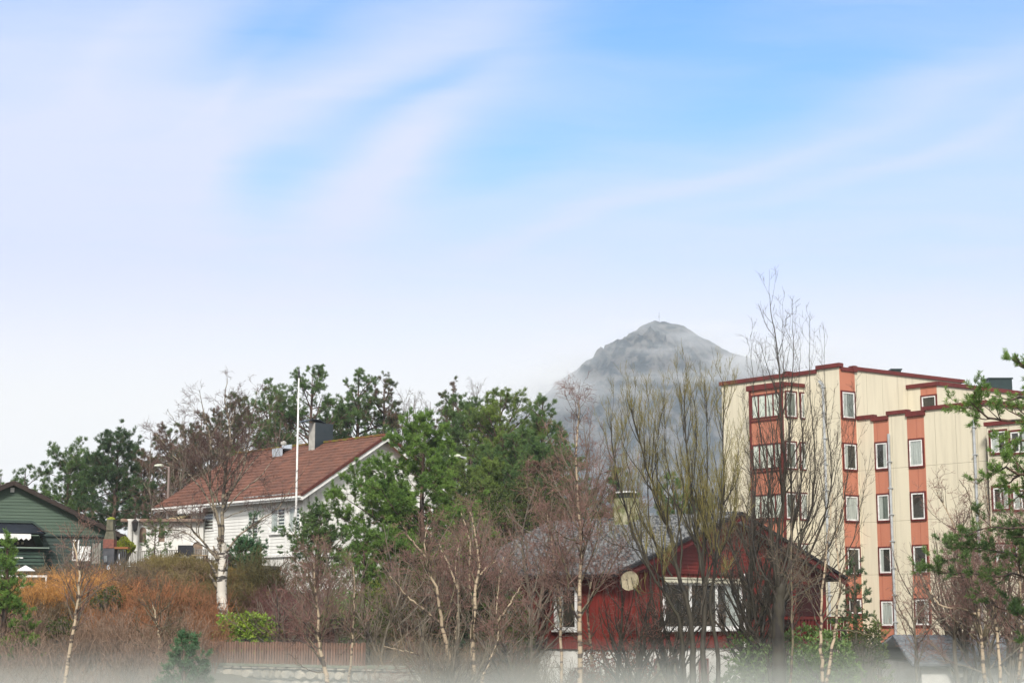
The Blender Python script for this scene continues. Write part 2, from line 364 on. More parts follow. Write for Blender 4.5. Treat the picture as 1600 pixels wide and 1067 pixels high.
xs = np.concatenate([[-2600, -1500, -800, -400, -200, -120], np.arange(-80, 81, 1.6), [120, 200, 400, 800, 1500, 2600]])
ys = np.concatenate([[-150, -60, -20], np.arange(0, 160, 1.6), [180, 230, 320, 500, 900, 1600, 2700]])
X, Y = np.meshgrid(xs, ys); Z = np.stack([tz(X[i], Y[i]) for i in range(len(ys))]); nx = len(xs)
i = np.arange(nx - 1); q = []
for j in range(len(ys) - 1): q.append(np.stack([j * nx + i, j * nx + i + 1, (j + 1) * nx + i + 1, (j + 1) * nx + i], 1))
g_mat = mat('soil_and_dead_grass', (.045, .035, .018), (.07, .055, .02), 1.5, .95, bump=.15, bscale=9)
gr = link('ground', np_mesh('ground', np.stack([X, Y, Z], -1).reshape(-1, 3), q, True), g_mat); tag(gr, kind='structure')

# ------------------------------------------------------------------ mountain
def fbm(x, y, seed, octs=6, base=1.0, gain=.5):
    r = np.random.default_rng(seed); out = np.zeros_like(x)
    for o in range(octs):
        f = base * 2 ** o
        for _ in range(3):
            a = r.uniform(0, 2 * math.pi); ph = r.uniform(0, 6.28, 2)
            out += gain ** o / 3 * np.sin((x * math.cos(a) + y * math.sin(a)) * f * 6.28 + ph[0] + 1.7 * np.sin((y * math.cos(a) - x * math.sin(a)) * f * 4.1 + ph[1]))
    return out
MD = 1500.0
prof = [(560, 800), (640, 752), (700, 718), (760, 680), (812, 645), (850, 617), (880, 592), (910, 575), (940, 562), (960, 545), (985, 525), (1005, 512), (1022, 503), (1040, 504), (1055, 505), (1080, 515), (1110, 530), (1140, 546), (1180, 556), (1230, 590), (1300, 640), (1400, 720), (1500, 800)]
pw = np.array([list(Pd(a, b, MD)) for a, b in prof])
mx = np.linspace(pw[0, 0] - 60, pw[-1, 0] + 60, 260); my = np.linspace(MD - 520, MD + 380, 240)
XX, YY = np.meshgrid(mx, my); hh = np.interp(XX, pw[:, 0], pw[:, 2] - 4, left=40, right=40) + 8
warp = XX + 60 * fbm(XX / 700, YY / 700, 5, 3)
front = np.exp(-np.clip((MD - YY) / 250, 0, None) ** 1.35); back = np.exp(-np.clip((YY - MD) / 260, 0, None) ** 2)
rid = 1 - np.abs(fbm(warp / 260, YY / 260, 11, 6, gain=.55))
ZZ = -8 + hh * front * back + (rid - .8) * 22 * np.clip((MD - 30 - YY) / 110, 0, 1) * np.clip(hh * front / 60, 0, 1) + 6.5 * np.clip((MD + 5 - YY) / 110, .22, 1) * fbm(XX / 36, YY / 36, 3, 6, gain=.72) * np.clip(hh * front * back / 50, 0, 1)
spur = 205 * np.exp(-((XX - Pd(955, 560, MD)[0]) / 75) ** 2) * np.exp(-((YY - (MD - 130)) / 85) ** 2) * .30; ZZ += spur
mm = mat('mountain_rock', (.105, .105, .11), (.022, .034, .046), .09, .95, bump=7.0, bscale=.16, detail=15, contrast=(.42, .56), stretch=(1, 1, 1))
nx = len(mx); i = np.arange(nx - 1); q = [np.stack([j * nx + i, j * nx + i + 1, (j + 1) * nx + i + 1, (j + 1) * nx + i], 1) for j in range(len(my) - 1)]
mo = link('mountain', np_mesh('mountain', np.stack([XX, YY, ZZ], -1).reshape(-1, 3), q, True), mm); tag(mo, kind='structure')
sm = Pd(1030, 503, MD); mb = MB(); mb.beam((sm[0], MD, sm[2] - 8), (sm[0], MD, sm[2] + 9), .35); mb.beam((sm[0] - 1.2, MD, sm[2] + 5), (sm[0] + 1.2, MD, sm[2] + 5), .3)
tag(mb.build('radio_mast', mat('mast_grey', (.25, .25, .26))), 'thin grey radio mast on the mountain summit', 'mast')

# ------------------------------------------------------------------ haze, fog, mist
def vol(name, dens, col=(.96, .97, 1.0), aniso=.0):
    m = bpy.data.materials.new(name); m.use_nodes = True; t = m.node_tree
    for n in list(t.nodes): t.nodes.remove(n)
    o = t.nodes.new('ShaderNodeOutputMaterial'); p = t.nodes.new('ShaderNodeVolumePrincipled'); p.inputs['Density'].default_value = dens; p.inputs['Color'].default_value = (*col, 1); p.inputs['Anisotropy'].default_value = aniso
    t.links.new(p.outputs[0], o.inputs['Volume']); return m
mb = MB(); mb.box(-1500, 1500, -60, 1960, -12, 272)
h = mb.build('haze', vol('haze_air', HAZE := .00024, (.80, .90, 1.0))); tag(h, 'thin pale haze filling the air', kind='stuff')
for k, (top, den) in enumerate([(-.6, .005), (-.95, .012), (-1.3, .026)]):
    mb = MB(); mb.box(-60 - k, 60 + k, 3.0 + k, 49 - k, -8.0 - k, top)
    f = mb.build('ground_fog', vol('fog_air', den, (.82, .86, .81))); tag(f, 'low grey ground fog lying over the foreground hollow', kind='stuff')
def ellips(name, c, s, dens, col=(.97, .98, 1.0)):
    n, m_ = 24, 14; vs = []; fs = []
    for j in range(m_ + 1):
        a = math.pi * j / m_
        for i_ in range(n):
            b = 2 * math.pi * i_ / n; w = 1 + .08 * math.sin(3 * b + c[0]) * math.sin(a); vs.append((math.sin(a) * math.cos(b), math.sin(a) * math.sin(b), math.cos(a)))
    for j in range(m_):
        for i_ in range(n):
            i2 = (i_ + 1) % n; fs.append((j * n + i_, (j + 1) * n + i_, (j + 1) * n + i2, j * n + i2))
    me = bpy.data.meshes.new(name); me.from_pydata(vs, [], fs); vm = vol('mist_air', dens, col); t = vm.node_tree; ob = link(name, me, vm); ob.location = tuple(float(q) for q in c); ob.scale = s
    tcn = t.nodes.new('ShaderNodeTexCoord'); ln_ = t.nodes.new('ShaderNodeVectorMath'); ln_.operation = 'LENGTH'; t.links.new(tcn.outputs['Object'], ln_.inputs[0])
    mr = t.nodes.new('ShaderNodeMapRange'); mr.interpolation_type = 'SMOOTHERSTEP'; mr.inputs[1].default_value = .15; mr.inputs[2].default_value = .98; mr.inputs[3].default_value = dens; mr.inputs[4].default_value = 0; t.links.new(ln_.outputs['Value'], mr.inputs[0])
    no = t.nodes.new('ShaderNodeTexNoise'); no.inputs['Scale'].default_value = 2.2; no.inputs['Detail'].default_value = 3; t.links.new(tcn.outputs['Object'], no.inputs[0])
    m2 = t.nodes.new('ShaderNodeMapRange'); m2.inputs[1].default_value = .35; m2.inputs[2].default_value = .62; t.links.new(no.outputs['Fac'], m2.inputs[0])
    mu = t.nodes.new('ShaderNodeMath'); mu.operation = 'MULTIPLY'; t.links.new(mr.outputs[0], mu.inputs[0]); t.links.new(m2.outputs[0], mu.inputs[1]); t.links.new(mu.outputs[0], [n_ for n_ in t.nodes if n_.type == 'PRINCIPLED_VOLUME'][0].inputs['Density'])
    tag(ob, 'pale cloud mist drifting round the mountain', kind='stuff'); return ob
for px, py, d, s, de in [(840, 610, 1330, (75, 60, 34), .034), (885, 575, 1400, (46, 50, 22), .02), (900, 545, 1360, (60, 50, 20), .010), (1190, 560, 1330, (75, 60, 26), .013), (1120, 590, 1290, (60, 45, 10), .014),
                         (1030, 588, 1270, (70, 35, 8), .012), (965, 612, 1240, (60, 35, 9), .010), (1260, 560, 1400, (110, 60, 36), .006), (1100, 522, 1400, (62, 40, 16), .012), (985, 512, 1400, (46, 30, 13), .010), (1050, 545, 1290, (55, 40, 9), .006)]:
    ellips('mist', Pd(px, py, d), s, de * (.9 if px < 910 else 2.0 if py < 575 else .9))

# ------------------------------------------------------------------ buildings
M_white = mat('white_painted_boards', (.74, .74, .72), (.62, .62, .60), 1.2, .6, bump=.004, bscale=30, stretch=(1, 1, .3))
M_plaster = mat('white_plaster', (.70, .69, .66), (.52, .51, .48), 1.0, .85, bump=.01, bscale=12)
M_trimw = mat('white_trim', (.78, .78, .77), rough=.5)
M_tile = mat('brown_roof_tile', (.18, .078, .053), (.10, .05, .038), 1.6, .75, island=.0, contrast=(.3, .7), bump=.01, bscale=20)
M_moss = mat('ridge_moss', (.16, .15, .02), (.18, .06, .04), 3, .95, bump=.03)
M_dark = mat('dark_metal', (.018, .028, .036), (.03, .04, .05), 1.5, .45)
M_light = mat('light_grey_metal', (.42, .41, .38), rough=.5)
M_room = mat('dark_room', (.02, .018, .016), (.05, .04, .032), 1.2, .9)  # for flat sheets: the unlit interior is put into the colour
M_curt = mat('pale_curtain', (.6, .6, .58), (.34, .35, .35), 9, .9, stretch=(3, 3, .15))
M_curt2 = mat('grey_curtain', (.25, .27, .25), (.08, .09, .08), 7, .9, stretch=(3, 3, .15))
M_glass = glass_mat()
M_green = mat('green_painted_boards', (.072, .108, .078), (.055, .088, .064), 1.5, .65, stretch=(.3, .3, 3))
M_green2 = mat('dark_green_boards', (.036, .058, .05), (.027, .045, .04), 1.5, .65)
M_navy = mat('navy_canvas', (.012, .018, .03), rough=.7)
M_red = mat('red_painted_boards', (.175, .022, .016), (.125, .017, .013), 2.5, .6, bump=.004, bscale=25, stretch=(1, 1, .25))
M_redtrim = mat('dark_red_trim', (.12, .016, .013), rough=.6)
M_gtile = mat('grey_roof_tile', (.19, .197, .205), (.042, .046, .052), 9.0, .7, contrast=(.42, .60), bump=.01, bscale=15)
M_cream = None

def wall_panel_mat(name, col, col2, seam=(.3, .28, .2)):
    """painted panels; UV in metres gives the joints"""
    m = bpy.data.materials.new(name); m.use_nodes = True; t = m.node_tree; b = t.nodes['Principled BSDF']; b.inputs['Roughness'].default_value = .75
    u = t.nodes.new('ShaderNodeUVMap'); br = t.nodes.new('ShaderNodeTexBrick'); br.offset = 0
    br.inputs['Scale'].default_value = 1; br.inputs['Mortar Size'].default_value = .018; br.inputs['Brick Width'].default_value = 1.25; br.inputs['Row Height'].default_value = 2.79; br.inputs['Mortar Smooth'].default_value = .6
    t.links.new(u.outputs[0], br.inputs['Vector'])
    tcn = t.nodes.new('ShaderNodeTexCoord'); mp = t.nodes.new('ShaderNodeMapping'); mp.inputs['Scale'].default_value = (2.6, 2.6, .16); t.links.new(tcn.outputs['Object'], mp.inputs[0])
    n = t.nodes.new('ShaderNodeTexNoise'); n.inputs['Scale'].default_value = 1.6; n.inputs['Detail'].default_value = 7; t.links.new(mp.outputs[0], n.inputs[0])
    r = t.nodes.new('ShaderNodeMapRange'); r.inputs[1].default_value = .45; r.inputs[2].default_value = .75; t.links.new(n.outputs['Fac'], r.inputs[0])
    x = t.nodes.new('ShaderNodeMix'); x.data_type = 'RGBA'; t.links.new(r.outputs[0], x.inputs[0]); x.inputs[6].default_value = (*col, 1); x.inputs[7].default_value = (*col2, 1)
    f = t.nodes.new('ShaderNodeMath'); f.operation = 'MULTIPLY'; f.inputs[1].default_value = .5; t.links.new(br.outputs['Fac'], f.inputs[0])
    y = t.nodes.new('ShaderNodeMix'); y.data_type = 'RGBA'; t.links.new(f.outputs[0], y.inputs[0]); t.links.new(x.outputs[2], y.inputs[6]); y.inputs[7].default_value = (*seam, 1)
    t.links.new(y.outputs[2], b.inputs['Base Color'])
    bn = t.nodes.new('ShaderNodeBump'); bn.inputs['Distance'].default_value = .012; bn.invert = True; t.links.new(br.outputs['Fac'], bn.inputs['Height'])
    n3 = t.nodes.new('ShaderNodeTexNoise'); n3.inputs['Scale'].default_value = 18; t.links.new(tcn.outputs['Object'], n3.inputs[0])
    b2 = t.nodes.new('ShaderNodeBump'); b2.inputs['Distance'].default_value = .006; t.links.new(n3.outputs['Fac'], b2.inputs['Height']); t.links.new(bn.outputs[0], b2.inputs['Normal']); t.links.new(b2.outputs[0], b.inputs['Normal'])
    return m
M_cream = wall_panel_mat('cream_wall_panels', (.61, .56, .435), (.52, .475, .37))
M_orange = wall_panel_mat('orange_wall_panels', (.44, .165, .10), (.385, .14, .085), (.3, .06, .03))

def window(fac, rect, parent, frame=M_trimw, trim=None, n0=0.0, mull=0, back=None, tr=0.0, fw=.07, sill=False, label=None, trimw=.07, name='window', split=.5):
    u0, u1, z0, z1 = rect; back = back or M_room
    mb = MB()
    if trim:
        fac.box(mb, u0 - trimw, u0, z0 - trimw, z1 + trimw, n0, n0 + .07); fac.box(mb, u1, u1 + trimw, z0 - trimw, z1 + trimw, n0, n0 + .07)
        fac.box(mb, u0, u1, z1, z1 + trimw, n0, n0 + .07); fac.box(mb, u0, u1, z0 - trimw, z0, n0, n0 + .09)
        win = mb.build(name, trim, parent); mb = MB()
    fac.box(mb, u0, u0 + fw, z0, z1, n0, n0 + .055); fac.box(mb, u1 - fw, u1, z0, z1, n0, n0 + .055)
    fac.box(mb, u0 + fw, u1 - fw, z1 - fw, z1, n0, n0 + .055); fac.box(mb, u0 + fw, u1 - fw, z0, z0 + fw, n0, n0 + .055)
    for k in range(mull):
        um = u0 + (u1 - u0) * (k + 1) / (mull + 1); fac.box(mb, um - fw / 2, um + fw / 2, z0 + fw, z1 - fw, n0, n0 + .053)
    if sill: fac.box(mb, u0 - .05, u1 + .05, z0 - .06, z0 - .002, n0, n0 + .12)
    if trim: mb.build('frame', frame, win)
    else: win = mb.build(name, frame, parent)
    if label: win['label'] = label
    mb = MB(); fac.box(mb, u0 + fw, u1 - fw, z0 + fw, z1 - fw, n0 + .001, n0 + .012)
    mb.build('window_lining', back, win)
    if tr:   # curtain over part of the width, gathered in folds
        mb = MB(); w = (u1 - u0 - 2 * fw); a, b = (u0 + fw, u0 + fw + w * tr) if tr > 0 else (u1 - fw + w * tr, u1 - fw)
        kk = max(4, int((b - a) / .05)); pv = None
        for k in range(kk + 1):
            uu = a + (b - a) * k / kk; nn = n0 + .021 + .006 * math.sin(k * 2.1)
            if pv: mb.poly([fac.pt(pv[0], z0 + fw, pv[1]), fac.pt(uu, z0 + fw, nn), fac.pt(uu, z1 - fw, nn), fac.pt(pv[0], z1 - fw, pv[1])])
            pv = (uu, nn)
        mb.build('curtain', M_curt, win)
    mb = MB(); mb.poly([fac.pt(u0 + fw, z0 + fw, n0 + .035), fac.pt(u1 - fw, z0 + fw, n0 + .035), fac.pt(u1 - fw, z1 - fw, n0 + .035), fac.pt(u0 + fw, z1 - fw, n0 + .035)])
    mb.build('pane', M_glass, win)
    return win

def wall_uv(parent, name, m, quads, off):
    """quads: (fac, u0,u1,z0,z1,n) flat panels with UV in metres, as one wall mesh"""
    vs, fs, uvs = [], [], []
    for fac, u0, u1, z0, z1, n, du in quads:
        k = len(vs); vs += [fac.pt(u0, z0, n), fac.pt(u1, z0, n), fac.pt(u1, z1, n), fac.pt(u0, z1, n)]; fs.append((k, k + 1, k + 2, k + 3))
        uvs += [(u0 + du, z0 - off), (u1 + du, z0 - off), (u1 + du, z1 - off), (u0 + du, z1 - off)]
    o = rootloc(parent); me = bpy.data.meshes.new(name); me.from_pydata([tuple(np.array(v) - o) for v in vs], [], fs)
    l = me.uv_layers.new(name='UVMap')
    for i_, d in enumerate(l.data): d.uv = uvs[i_]
    return link(name, me, m, parent)

def solve_y(base, dirv, px, py):
    r_ = ray(px, py); k = r_[0] / r_[1]; return (k * base[1] - base[0]) / (dirv[0] - k * dirv[1])
# ===== white house =====
A = R(43); hx = np.array([math.cos(A), math.sin(A)]); hy = np.array([-math.sin(A), math.cos(A)])
c = Pd(476, 776, 80); C0 = c[:2]; WH, LH = 9.3, 12.4; ze = c[2] + .34; zr = Pd(598, 684, 83.5)[2]; zb = .3
wh = root('white_house', (C0[0], C0[1], zb), 'white wooden house with brown tiled gable roof on the slope', 'house')
G = Fac(C0, C0 + hx * WH); E = Fac(C0 + hy * LH, C0); Bk = Fac(C0 + hx * WH + hy * LH, C0 + hy * LH); Rt = Fac(C0 + hx * WH, C0 + hx * WH + hy * LH)
zf = E.hit(430, 868)[1]
boards(G, [(0, ze), (WH, ze), (WH / 2, zr)], M_white, wh, pitch=.19)
boards(G, [(0, zf), (WH, zf), (WH, ze), (0, ze)], M_white, wh, pitch=.14, ax=0)
mb = MB(); G.box(mb, -.03, WH + .03, ze - .06, ze + .06, .0, .045); mb.build('trim_board', M_trimw, wh)
boards(E, [(0, zf), (LH, zf), (LH, ze), (0, ze)], M_white, wh, pitch=.16)
boards(Rt, [(0, zf), (LH, zf), (LH, ze), (0, ze)], M_white, wh, pitch=.16)
boards(Bk, [(0, zf), (WH, zf), (WH, ze), (0, ze)], M_white, wh, pitch=.16); boards(Bk, [(0, ze), (WH, ze), (WH / 2, zr)], M_white, wh, pitch=.19)
mb = MB(); q0 = [C0 + hx * .05 + hy * .05, C0 + hx * (WH - .05) + hy * .05, C0 + hx * (WH - .05) + hy * (LH - .05), C0 + hx * .05 + hy * (LH - .05)]
mb.prism([(*p, zb - 1.2) for p in q0], [(*p, zf - .01) for p in q0]); mb.build('basement_wall', M_plaster, wh)
def gable_roof(C0, hx, hy, Wd, Ln, ze, zr, m, parent, ov_e=.55, ov_g=.45, lift=.06, ridge_in=0.0, left_extra=0.0, course=.33, tw=.28, lip=.045):
    sl = (zr - ze) / (Wd / 2); e = lambda s, y: (*(C0 + hx * (-ov_e if s < 0 else Wd + ov_e) + hy * y), ze - sl * ov_e + lift)
    rg = lambda y: (*(C0 + hx * Wd / 2 + hy * y), zr + lift)
    y0, y1 = -ov_g, Ln + ov_g; y1r = y1 + left_extra
    tiles(e(-1, y1), e(-1, y0), rg(y1r), rg(y0), m, parent, course, tw, lip=lip); tiles(e(1, y0), e(1, y1), rg(y0), rg(y1r), m, parent, course, tw, lip=lip)
    return e, rg, y0, y1, y1r
e, rg, y0, y1, y1r = gable_roof(C0, hx, hy, WH, LH, ze, zr, M_tile, wh, course=.36)
mb = MB(); 
n = 34
for k in range(n):
    a = np.array(rg(y0 + (y1 - y0) * k / n)); b = np.array(rg(y0 + (y1 - y0) * (k + 1.04) / n)); mb.beam(a + [0, 0, .03 + .012 * (k % 2)], b + [0, 0, .05], .24, .09)
mb.build('ridge_tiles', M_moss, wh)
def barge(rg, e, y, off, m, parent, w=.18, t=.04, name='barge_board', drop=.12):
    for s in (-1, 1):
        mb = MB(); a = np.array(e(s, y)); b = np.array(rg(y)); a[:2] += off; b[:2] += off
        mb.beam(a - [0, 0, drop], b - [0, 0, drop], t, w); mb.build(name, m, parent)
barge(rg, e, y0, -hy * .03, M_trimw, wh, w=.16, drop=.2); barge(rg, e, y0, -hy * .05, mat('brown_verge_tile', (.1, .03, .022)), wh, w=.14, drop=.0, t=.1, name='verge_tiles')
mb = MB(); a = np.array(e(-1, y0)); b = np.array(e(-1, y1)); mb.beam(a + [*(-hx * .06), -.1], b + [*(-hx * .06), -.1], .10, .09); mb.build('gutter', M_trimw, wh)
mb = MB(); a2 = a + [*(hx * .02), -.2]; b2 = b + [*(hx * .02), -.2]; mb.beam(a2, b2, .04, .10); mb.build('fascia', M_trimw, wh)
mb = MB(); E.box(mb, 0, LH, ze - .32, ze - .29, 0, .5); mb.build('soffit', mat('soffit_grey', (.3, .29, .28)), wh)
# chimney
cp = C0 + hx * (WH / 2)
ych = solve_y(cp, hy, 508, 700); cc = cp + hy * ych
ztop = Pd(500, 658, cc[1])[2]
F_ch = Fac(cc - hx * .65, cc + hx * .65); mb = MB(); F_ch.box(mb, 0, 1.15, zr - .75, ztop - .12, -.55, 0); ch = mb.build('chimney', M_dark, wh)
mb = MB(); F2 = Fac(cc - hx * .65 + hy * .55, cc - hx * .65); F2.box(mb, .02, .53, zr - .75, ztop - .12, .0, .02); mb.build('side_panel', M_light, ch)
mb = MB(); n = 10; pr = [(-.72 + .07 + 1.3 * k / n, ztop - .1 + .16 * math.sin(math.pi * k / n)) for k in range(n + 1)]
for k in range(n):
    (a, za), (b, zb_) = pr[k], pr[k + 1]; mb.hexa([F_ch.pt(a, za - .03, .05), F_ch.pt(b, zb_ - .03, .05), F_ch.pt(b, zb_ - .03, -.6), F_ch.pt(a, za - .03, -.6), F_ch.pt(a, za, .05), F_ch.pt(b, zb_, .05), F_ch.pt(b, zb_, -.6), F_ch.pt(a, za, -.6)])
mb.build('chimney_cap', M_dark, ch)
mb = MB(); F_ch.box(mb, -.15, 1.4, zr - .95, zr - .62, -.75, .2); mb.build('flashing', mat('lead_flashing', (.12, .14, .16), rough=.5), ch)
# snow platform
yp = solve_y(cp - hx * .5, hy, 448, 702); pc = cp - hx * .55 + hy * yp; zp = zr - .15; Fp = Fac(pc - hx * .4 - hy * .2, pc + hx * .4 - hy * .2)
mb = MB(); Fp.box(mb, 0, .62, zp - .2, zp + .04, -.9, -.86); Fp.box(mb, 0, .62, zp + .05, zp + .09, -.9, 0); Fp.box(mb, 0, .05, zp - .35, zp + .04, -.86, 0); Fp.box(mb, .6, .65, zp - .1, zp + .3, -.86, 0)
mb.build('roof_platform', mat('bluish_metal', (.42, .46, .52), rough=.4), wh)
mb = MB(); mb.lathe((*(cp + hy * solve_y(cp, hy, 443, 700)), zr), [(.11, -.2), (.11, .25), (.16, .26), (.16, .38), (.04, .45)], 10); mb.build('vent_pipe', M_light, wh)
# eave side openings
window(E, E.rect(320, 797, 335, 829), wh, M_trimw, back=mat('brown_shutter', (.09, .055, .045)), label='tall brown shuttered window under white awning')
window(E, E.rect(388, 800, 405, 842), wh, mull=0, sill=True); window(E, E.rect(424, 792, 447, 833), wh, mull=1, sill=True, tr=.5); window(E, E.rect(452, 792, 470, 833), wh, mull=1, sill=True, tr=.5)
r_ = E.rect(262, 800, 293, 852); window(E, r_, wh, M_trimw, mull=1, back=M_curt2)
mb = MB(); u0, u1, z0, z1 = E.rect(395, 776, 478, 784)
k = 22
for j in range(k):
    a = u0 + (u1 - u0) * j / k; b = u0 + (u1 - u0) * (j + 1) / k; m_ = (a + b) / 2
    mb.poly([E.pt(a, z1, .5), E.pt(a, z0 + .05, .52), E.pt(m_, z0 - .04, .52), E.pt(b, z0 + .05, .52), E.pt(b, z1, .5)])
E.box(mb, u0, u1, z1, z1 + .07, .3, .55); mb.build('awning_pelmet', mat('pelmet_stripes', (.05, .05, .055), (.4, .4, .4), 9, stretch=(1, 1, .05)), wh)
def awning(fac, rect, m, parent, depth=.9, nm='awning'):
    u0, u1, z0, z1 = rect; mb = MB(); mb.hexa([fac.pt(u0, z0, depth), fac.pt(u1, z0, depth), fac.pt(u1, z1 - .05, 0), fac.pt(u0, z1 - .05, 0), fac.pt(u0, z0 + .04, depth), fac.pt(u1, z0 + .04, depth), fac.pt(u1, z1, 0), fac.pt(u0, z1, 0)])
    n_ = 14
    for j in range(n_):
        a = u0 + (u1 - u0) * j / n_; b = u0 + (u1 - u0) * (j + 1) / n_; mb.poly([fac.pt(a, z0, depth), fac.pt(b, z0, depth), fac.pt(b, z0 - .12, depth), fac.pt((a + b) / 2, z0 - .2, depth), fac.pt(a, z0 - .12, depth)])
    return mb.build(nm, m, parent)
awning(E, E.rect(298, 789, 338, 797), M_trimw, wh, .8); awning(E, E.rect(272, 805, 298, 815), mat('cream_awning', (.6, .5, .3)), wh, .7)
for px in (395, 421, 448, 474):
    mb = MB(); u = E.hit(px, 820)[0]; E.box(mb, u - .05, u + .05, zf, ze - .3, .0, .06); mb.build('post', M_trimw, wh)
mb = MB(); u = E.hit(400, 900)[0]; E.box(mb, u - .3, u, zb - .5, zf, .1, .4); mb.build('post', M_plaster, wh)
mb = MB(); E.box(mb, 0, LH, zf - .07, zf + .05, .0, .06); G.box(mb, 0, WH, zf - .07, zf + .05, .0, .06); mb.build('base_board', M_trimw, wh)
mb = MB(); u, _ = G.hit(482, 800); G.box(mb, u - .04, u + .04, zb, ze - .1, .03, .11); mb.build('downpipe', M_trimw, wh)

# ===== annex wall with arched windows =====
zt = 1.55; D = 86; a0 = Pd(200, 812, D); a1 = Pd(318, 812, D); an = root('garden_annex', (a0[0], D, zt), 'low whitewashed annex with arched windows left of the white house', 'annex')
FA = Fac(a0[:2], a1[:2]); ztop = a0[2]; mb = MB(); FA.box(mb, 0, FA.len, zt - .5, ztop, -2.5, 0); mb.build('wall', M_plaster, an)
tiles(FA.pt(-.3, ztop - .02, .35), FA.pt(FA.len, ztop - .02, .35), FA.pt(-.3, ztop + .1, -2.7), FA.pt(FA.len, ztop + .1, -2.7), mat('weathered_brown_tile', (.16, .085, .06), (.2, .15, .12), 3), an)
def arch(fac, px0, px1, pyt, pyb, parent):
    u0, u1, z0, z1 = fac.rect(px0, pyt, px1, pyb); r0 = (u1 - u0) / 2; um = (u0 + u1) / 2; k = 10
    def ring(rr, up): return [(um - rr, z0 - up)] + [(um - rr * math.cos(math.pi * i / k), z1 - r0 * 1.2 + rr * 1.2 * math.sin(math.pi * i / k)) for i in range(k + 1)] + [(um + rr, z0 - up)]
    i_, o_ = ring(r0, 0), ring(r0 + .09, 0); mb = MB()
    for j in range(len(i_) - 1): mb.hexa([fac.pt(*o_[j], 0), fac.pt(*o_[j + 1], 0), fac.pt(*i_[j + 1], 0), fac.pt(*i_[j], 0), fac.pt(*o_[j], .06), fac.pt(*o_[j + 1], .06), fac.pt(*i_[j + 1], .06), fac.pt(*i_[j], .06)])
    w = mb.build('arched_window', M_trimw, parent); mb = MB(); mb.poly([fac.pt(*p, .012) for p in i_]); mb.build('shutter', mat('old_brown_shutter', (.24, .17, .12), (.14, .10, .08), 6), w)
arch(FA, 218, 229, 823, 847, an); arch(FA, 248, 258, 821, 846, an); arch(FA, 300, 317, 846, 868, an)
for px in (202, 211):
    p = Pd(px, 870, D - .6); mb = MB(); mb.lathe((p[0], p[1], zt - .3), [(.16, 0), (.14, .3), (.13, ztop - zt + .2), (.18, ztop - zt + .3)], 12); mb.build('column', M_plaster, an, True)
mb = MB(); p = Pd(211, 820, D - .9); mb.lathe((p[0], p[1], p[2] - .25), [(.03, -.1), (.12, .0), (.17, .38), (.19, .4), (.05, .55)], 6); mb.beam((p[0], p[1], p[2]), (p[0] + .1, p[1] + .35, p[2]), .05)
tag(mb.build('wall_lantern', mat('black_iron', (.02, .02, .02), rough=.4)), 'black iron wall lantern on the annex column', 'lantern')

# ===== terrace =====
mb = MB(); p0 = Pd(196, 884, 82); p1 = Pd(395, 890, 79); zt2 = zt + .62
zT = Pd(300, 884, 81)[2]
FT = Fac(Pd(196, 884, 82)[:2], Pd(372, 884, 78.5)[:2]); FT.box(mb, 0, FT.len, zT - .14, zT, -4.2, 0)
for j in range(6): FT.box(mb, FT.len * j / 5.05, FT.len * j / 5.05 + .1, zT - 1.7, zT - .14, -.2, -.1)
te = tag(mb.build('terrace_deck', mat('grey_deck_wood', (.09, .085, .08), (.05, .045, .04), 3)), 'grey wooden terrace deck on posts below the annex', 'deck')
mb = MB(); p = []
for j in range(46):
    u = FT.len * .72 * j / 45; FT.box(mb, u, u + .035, zT + .05, zT + .72, -.09, -.055)
for j in range(7):
    u = FT.len * .72 * j / 6; FT.box(mb, u - .03, u + .05, zT, zT + .85, -.12, -.04)
FT.box(mb, 0, FT.len * .72, zT + .72, zT + .76, -.11, -.05); FT.box(mb, 0, FT.len * .72, zT + .04, zT + .07, -.1, -.05)
tag(mb.build('terrace_railing', mat('weathered_rail', (.3, .29, .27), (.12, .11, .1), 3)), 'weathered slatted railing along the terrace edge', 'railing')
# armchair
p = Pd(287, 884, 79.5); ar = root('garden_armchair', (p[0], p[1], zT), 'black woven garden armchair on the terrace', 'armchair'); k = mat('black_weave', (.018, .018, .024), rough=.5)
def lb(pt, x0, x1, y0_, y1_, z0, z1, name, m, par):
    mb = MB(); mb.box(pt[0] + x0, pt[0] + x1, pt[1] + y0_, pt[1] + y1_, zT + z0, zT + z1); return mb.build(name, m, par)
lb(p, -.3, .3, -.25, .3, .18, .4, 'seat', k, ar); lb(p, -.36, .36, .3, .4, .18, .95, 'backrest', k, ar); lb(p, -.4, -.3, -.3, .3, .0, .6, 'arm', k, ar); lb(p, .3, .4, -.3, .3, .0, .6, 'arm', k, ar)
p = Pd(312, 884, 79.2); tb = root('garden_table', (p[0], p[1], zT), 'small pale wooden garden table beside the armchair', 'table'); k = mat('pale_table_wood', (.38, .28, .18))
lb(p, -.35, .35, -.3, .3, .42, .46, 'table_top', k, tb)
for sx in (-.3, .26):
    for sy in (-.25, .21): lb(p, sx, sx + .05, sy, sy + .05, 0, .42, 'leg', k, tb)
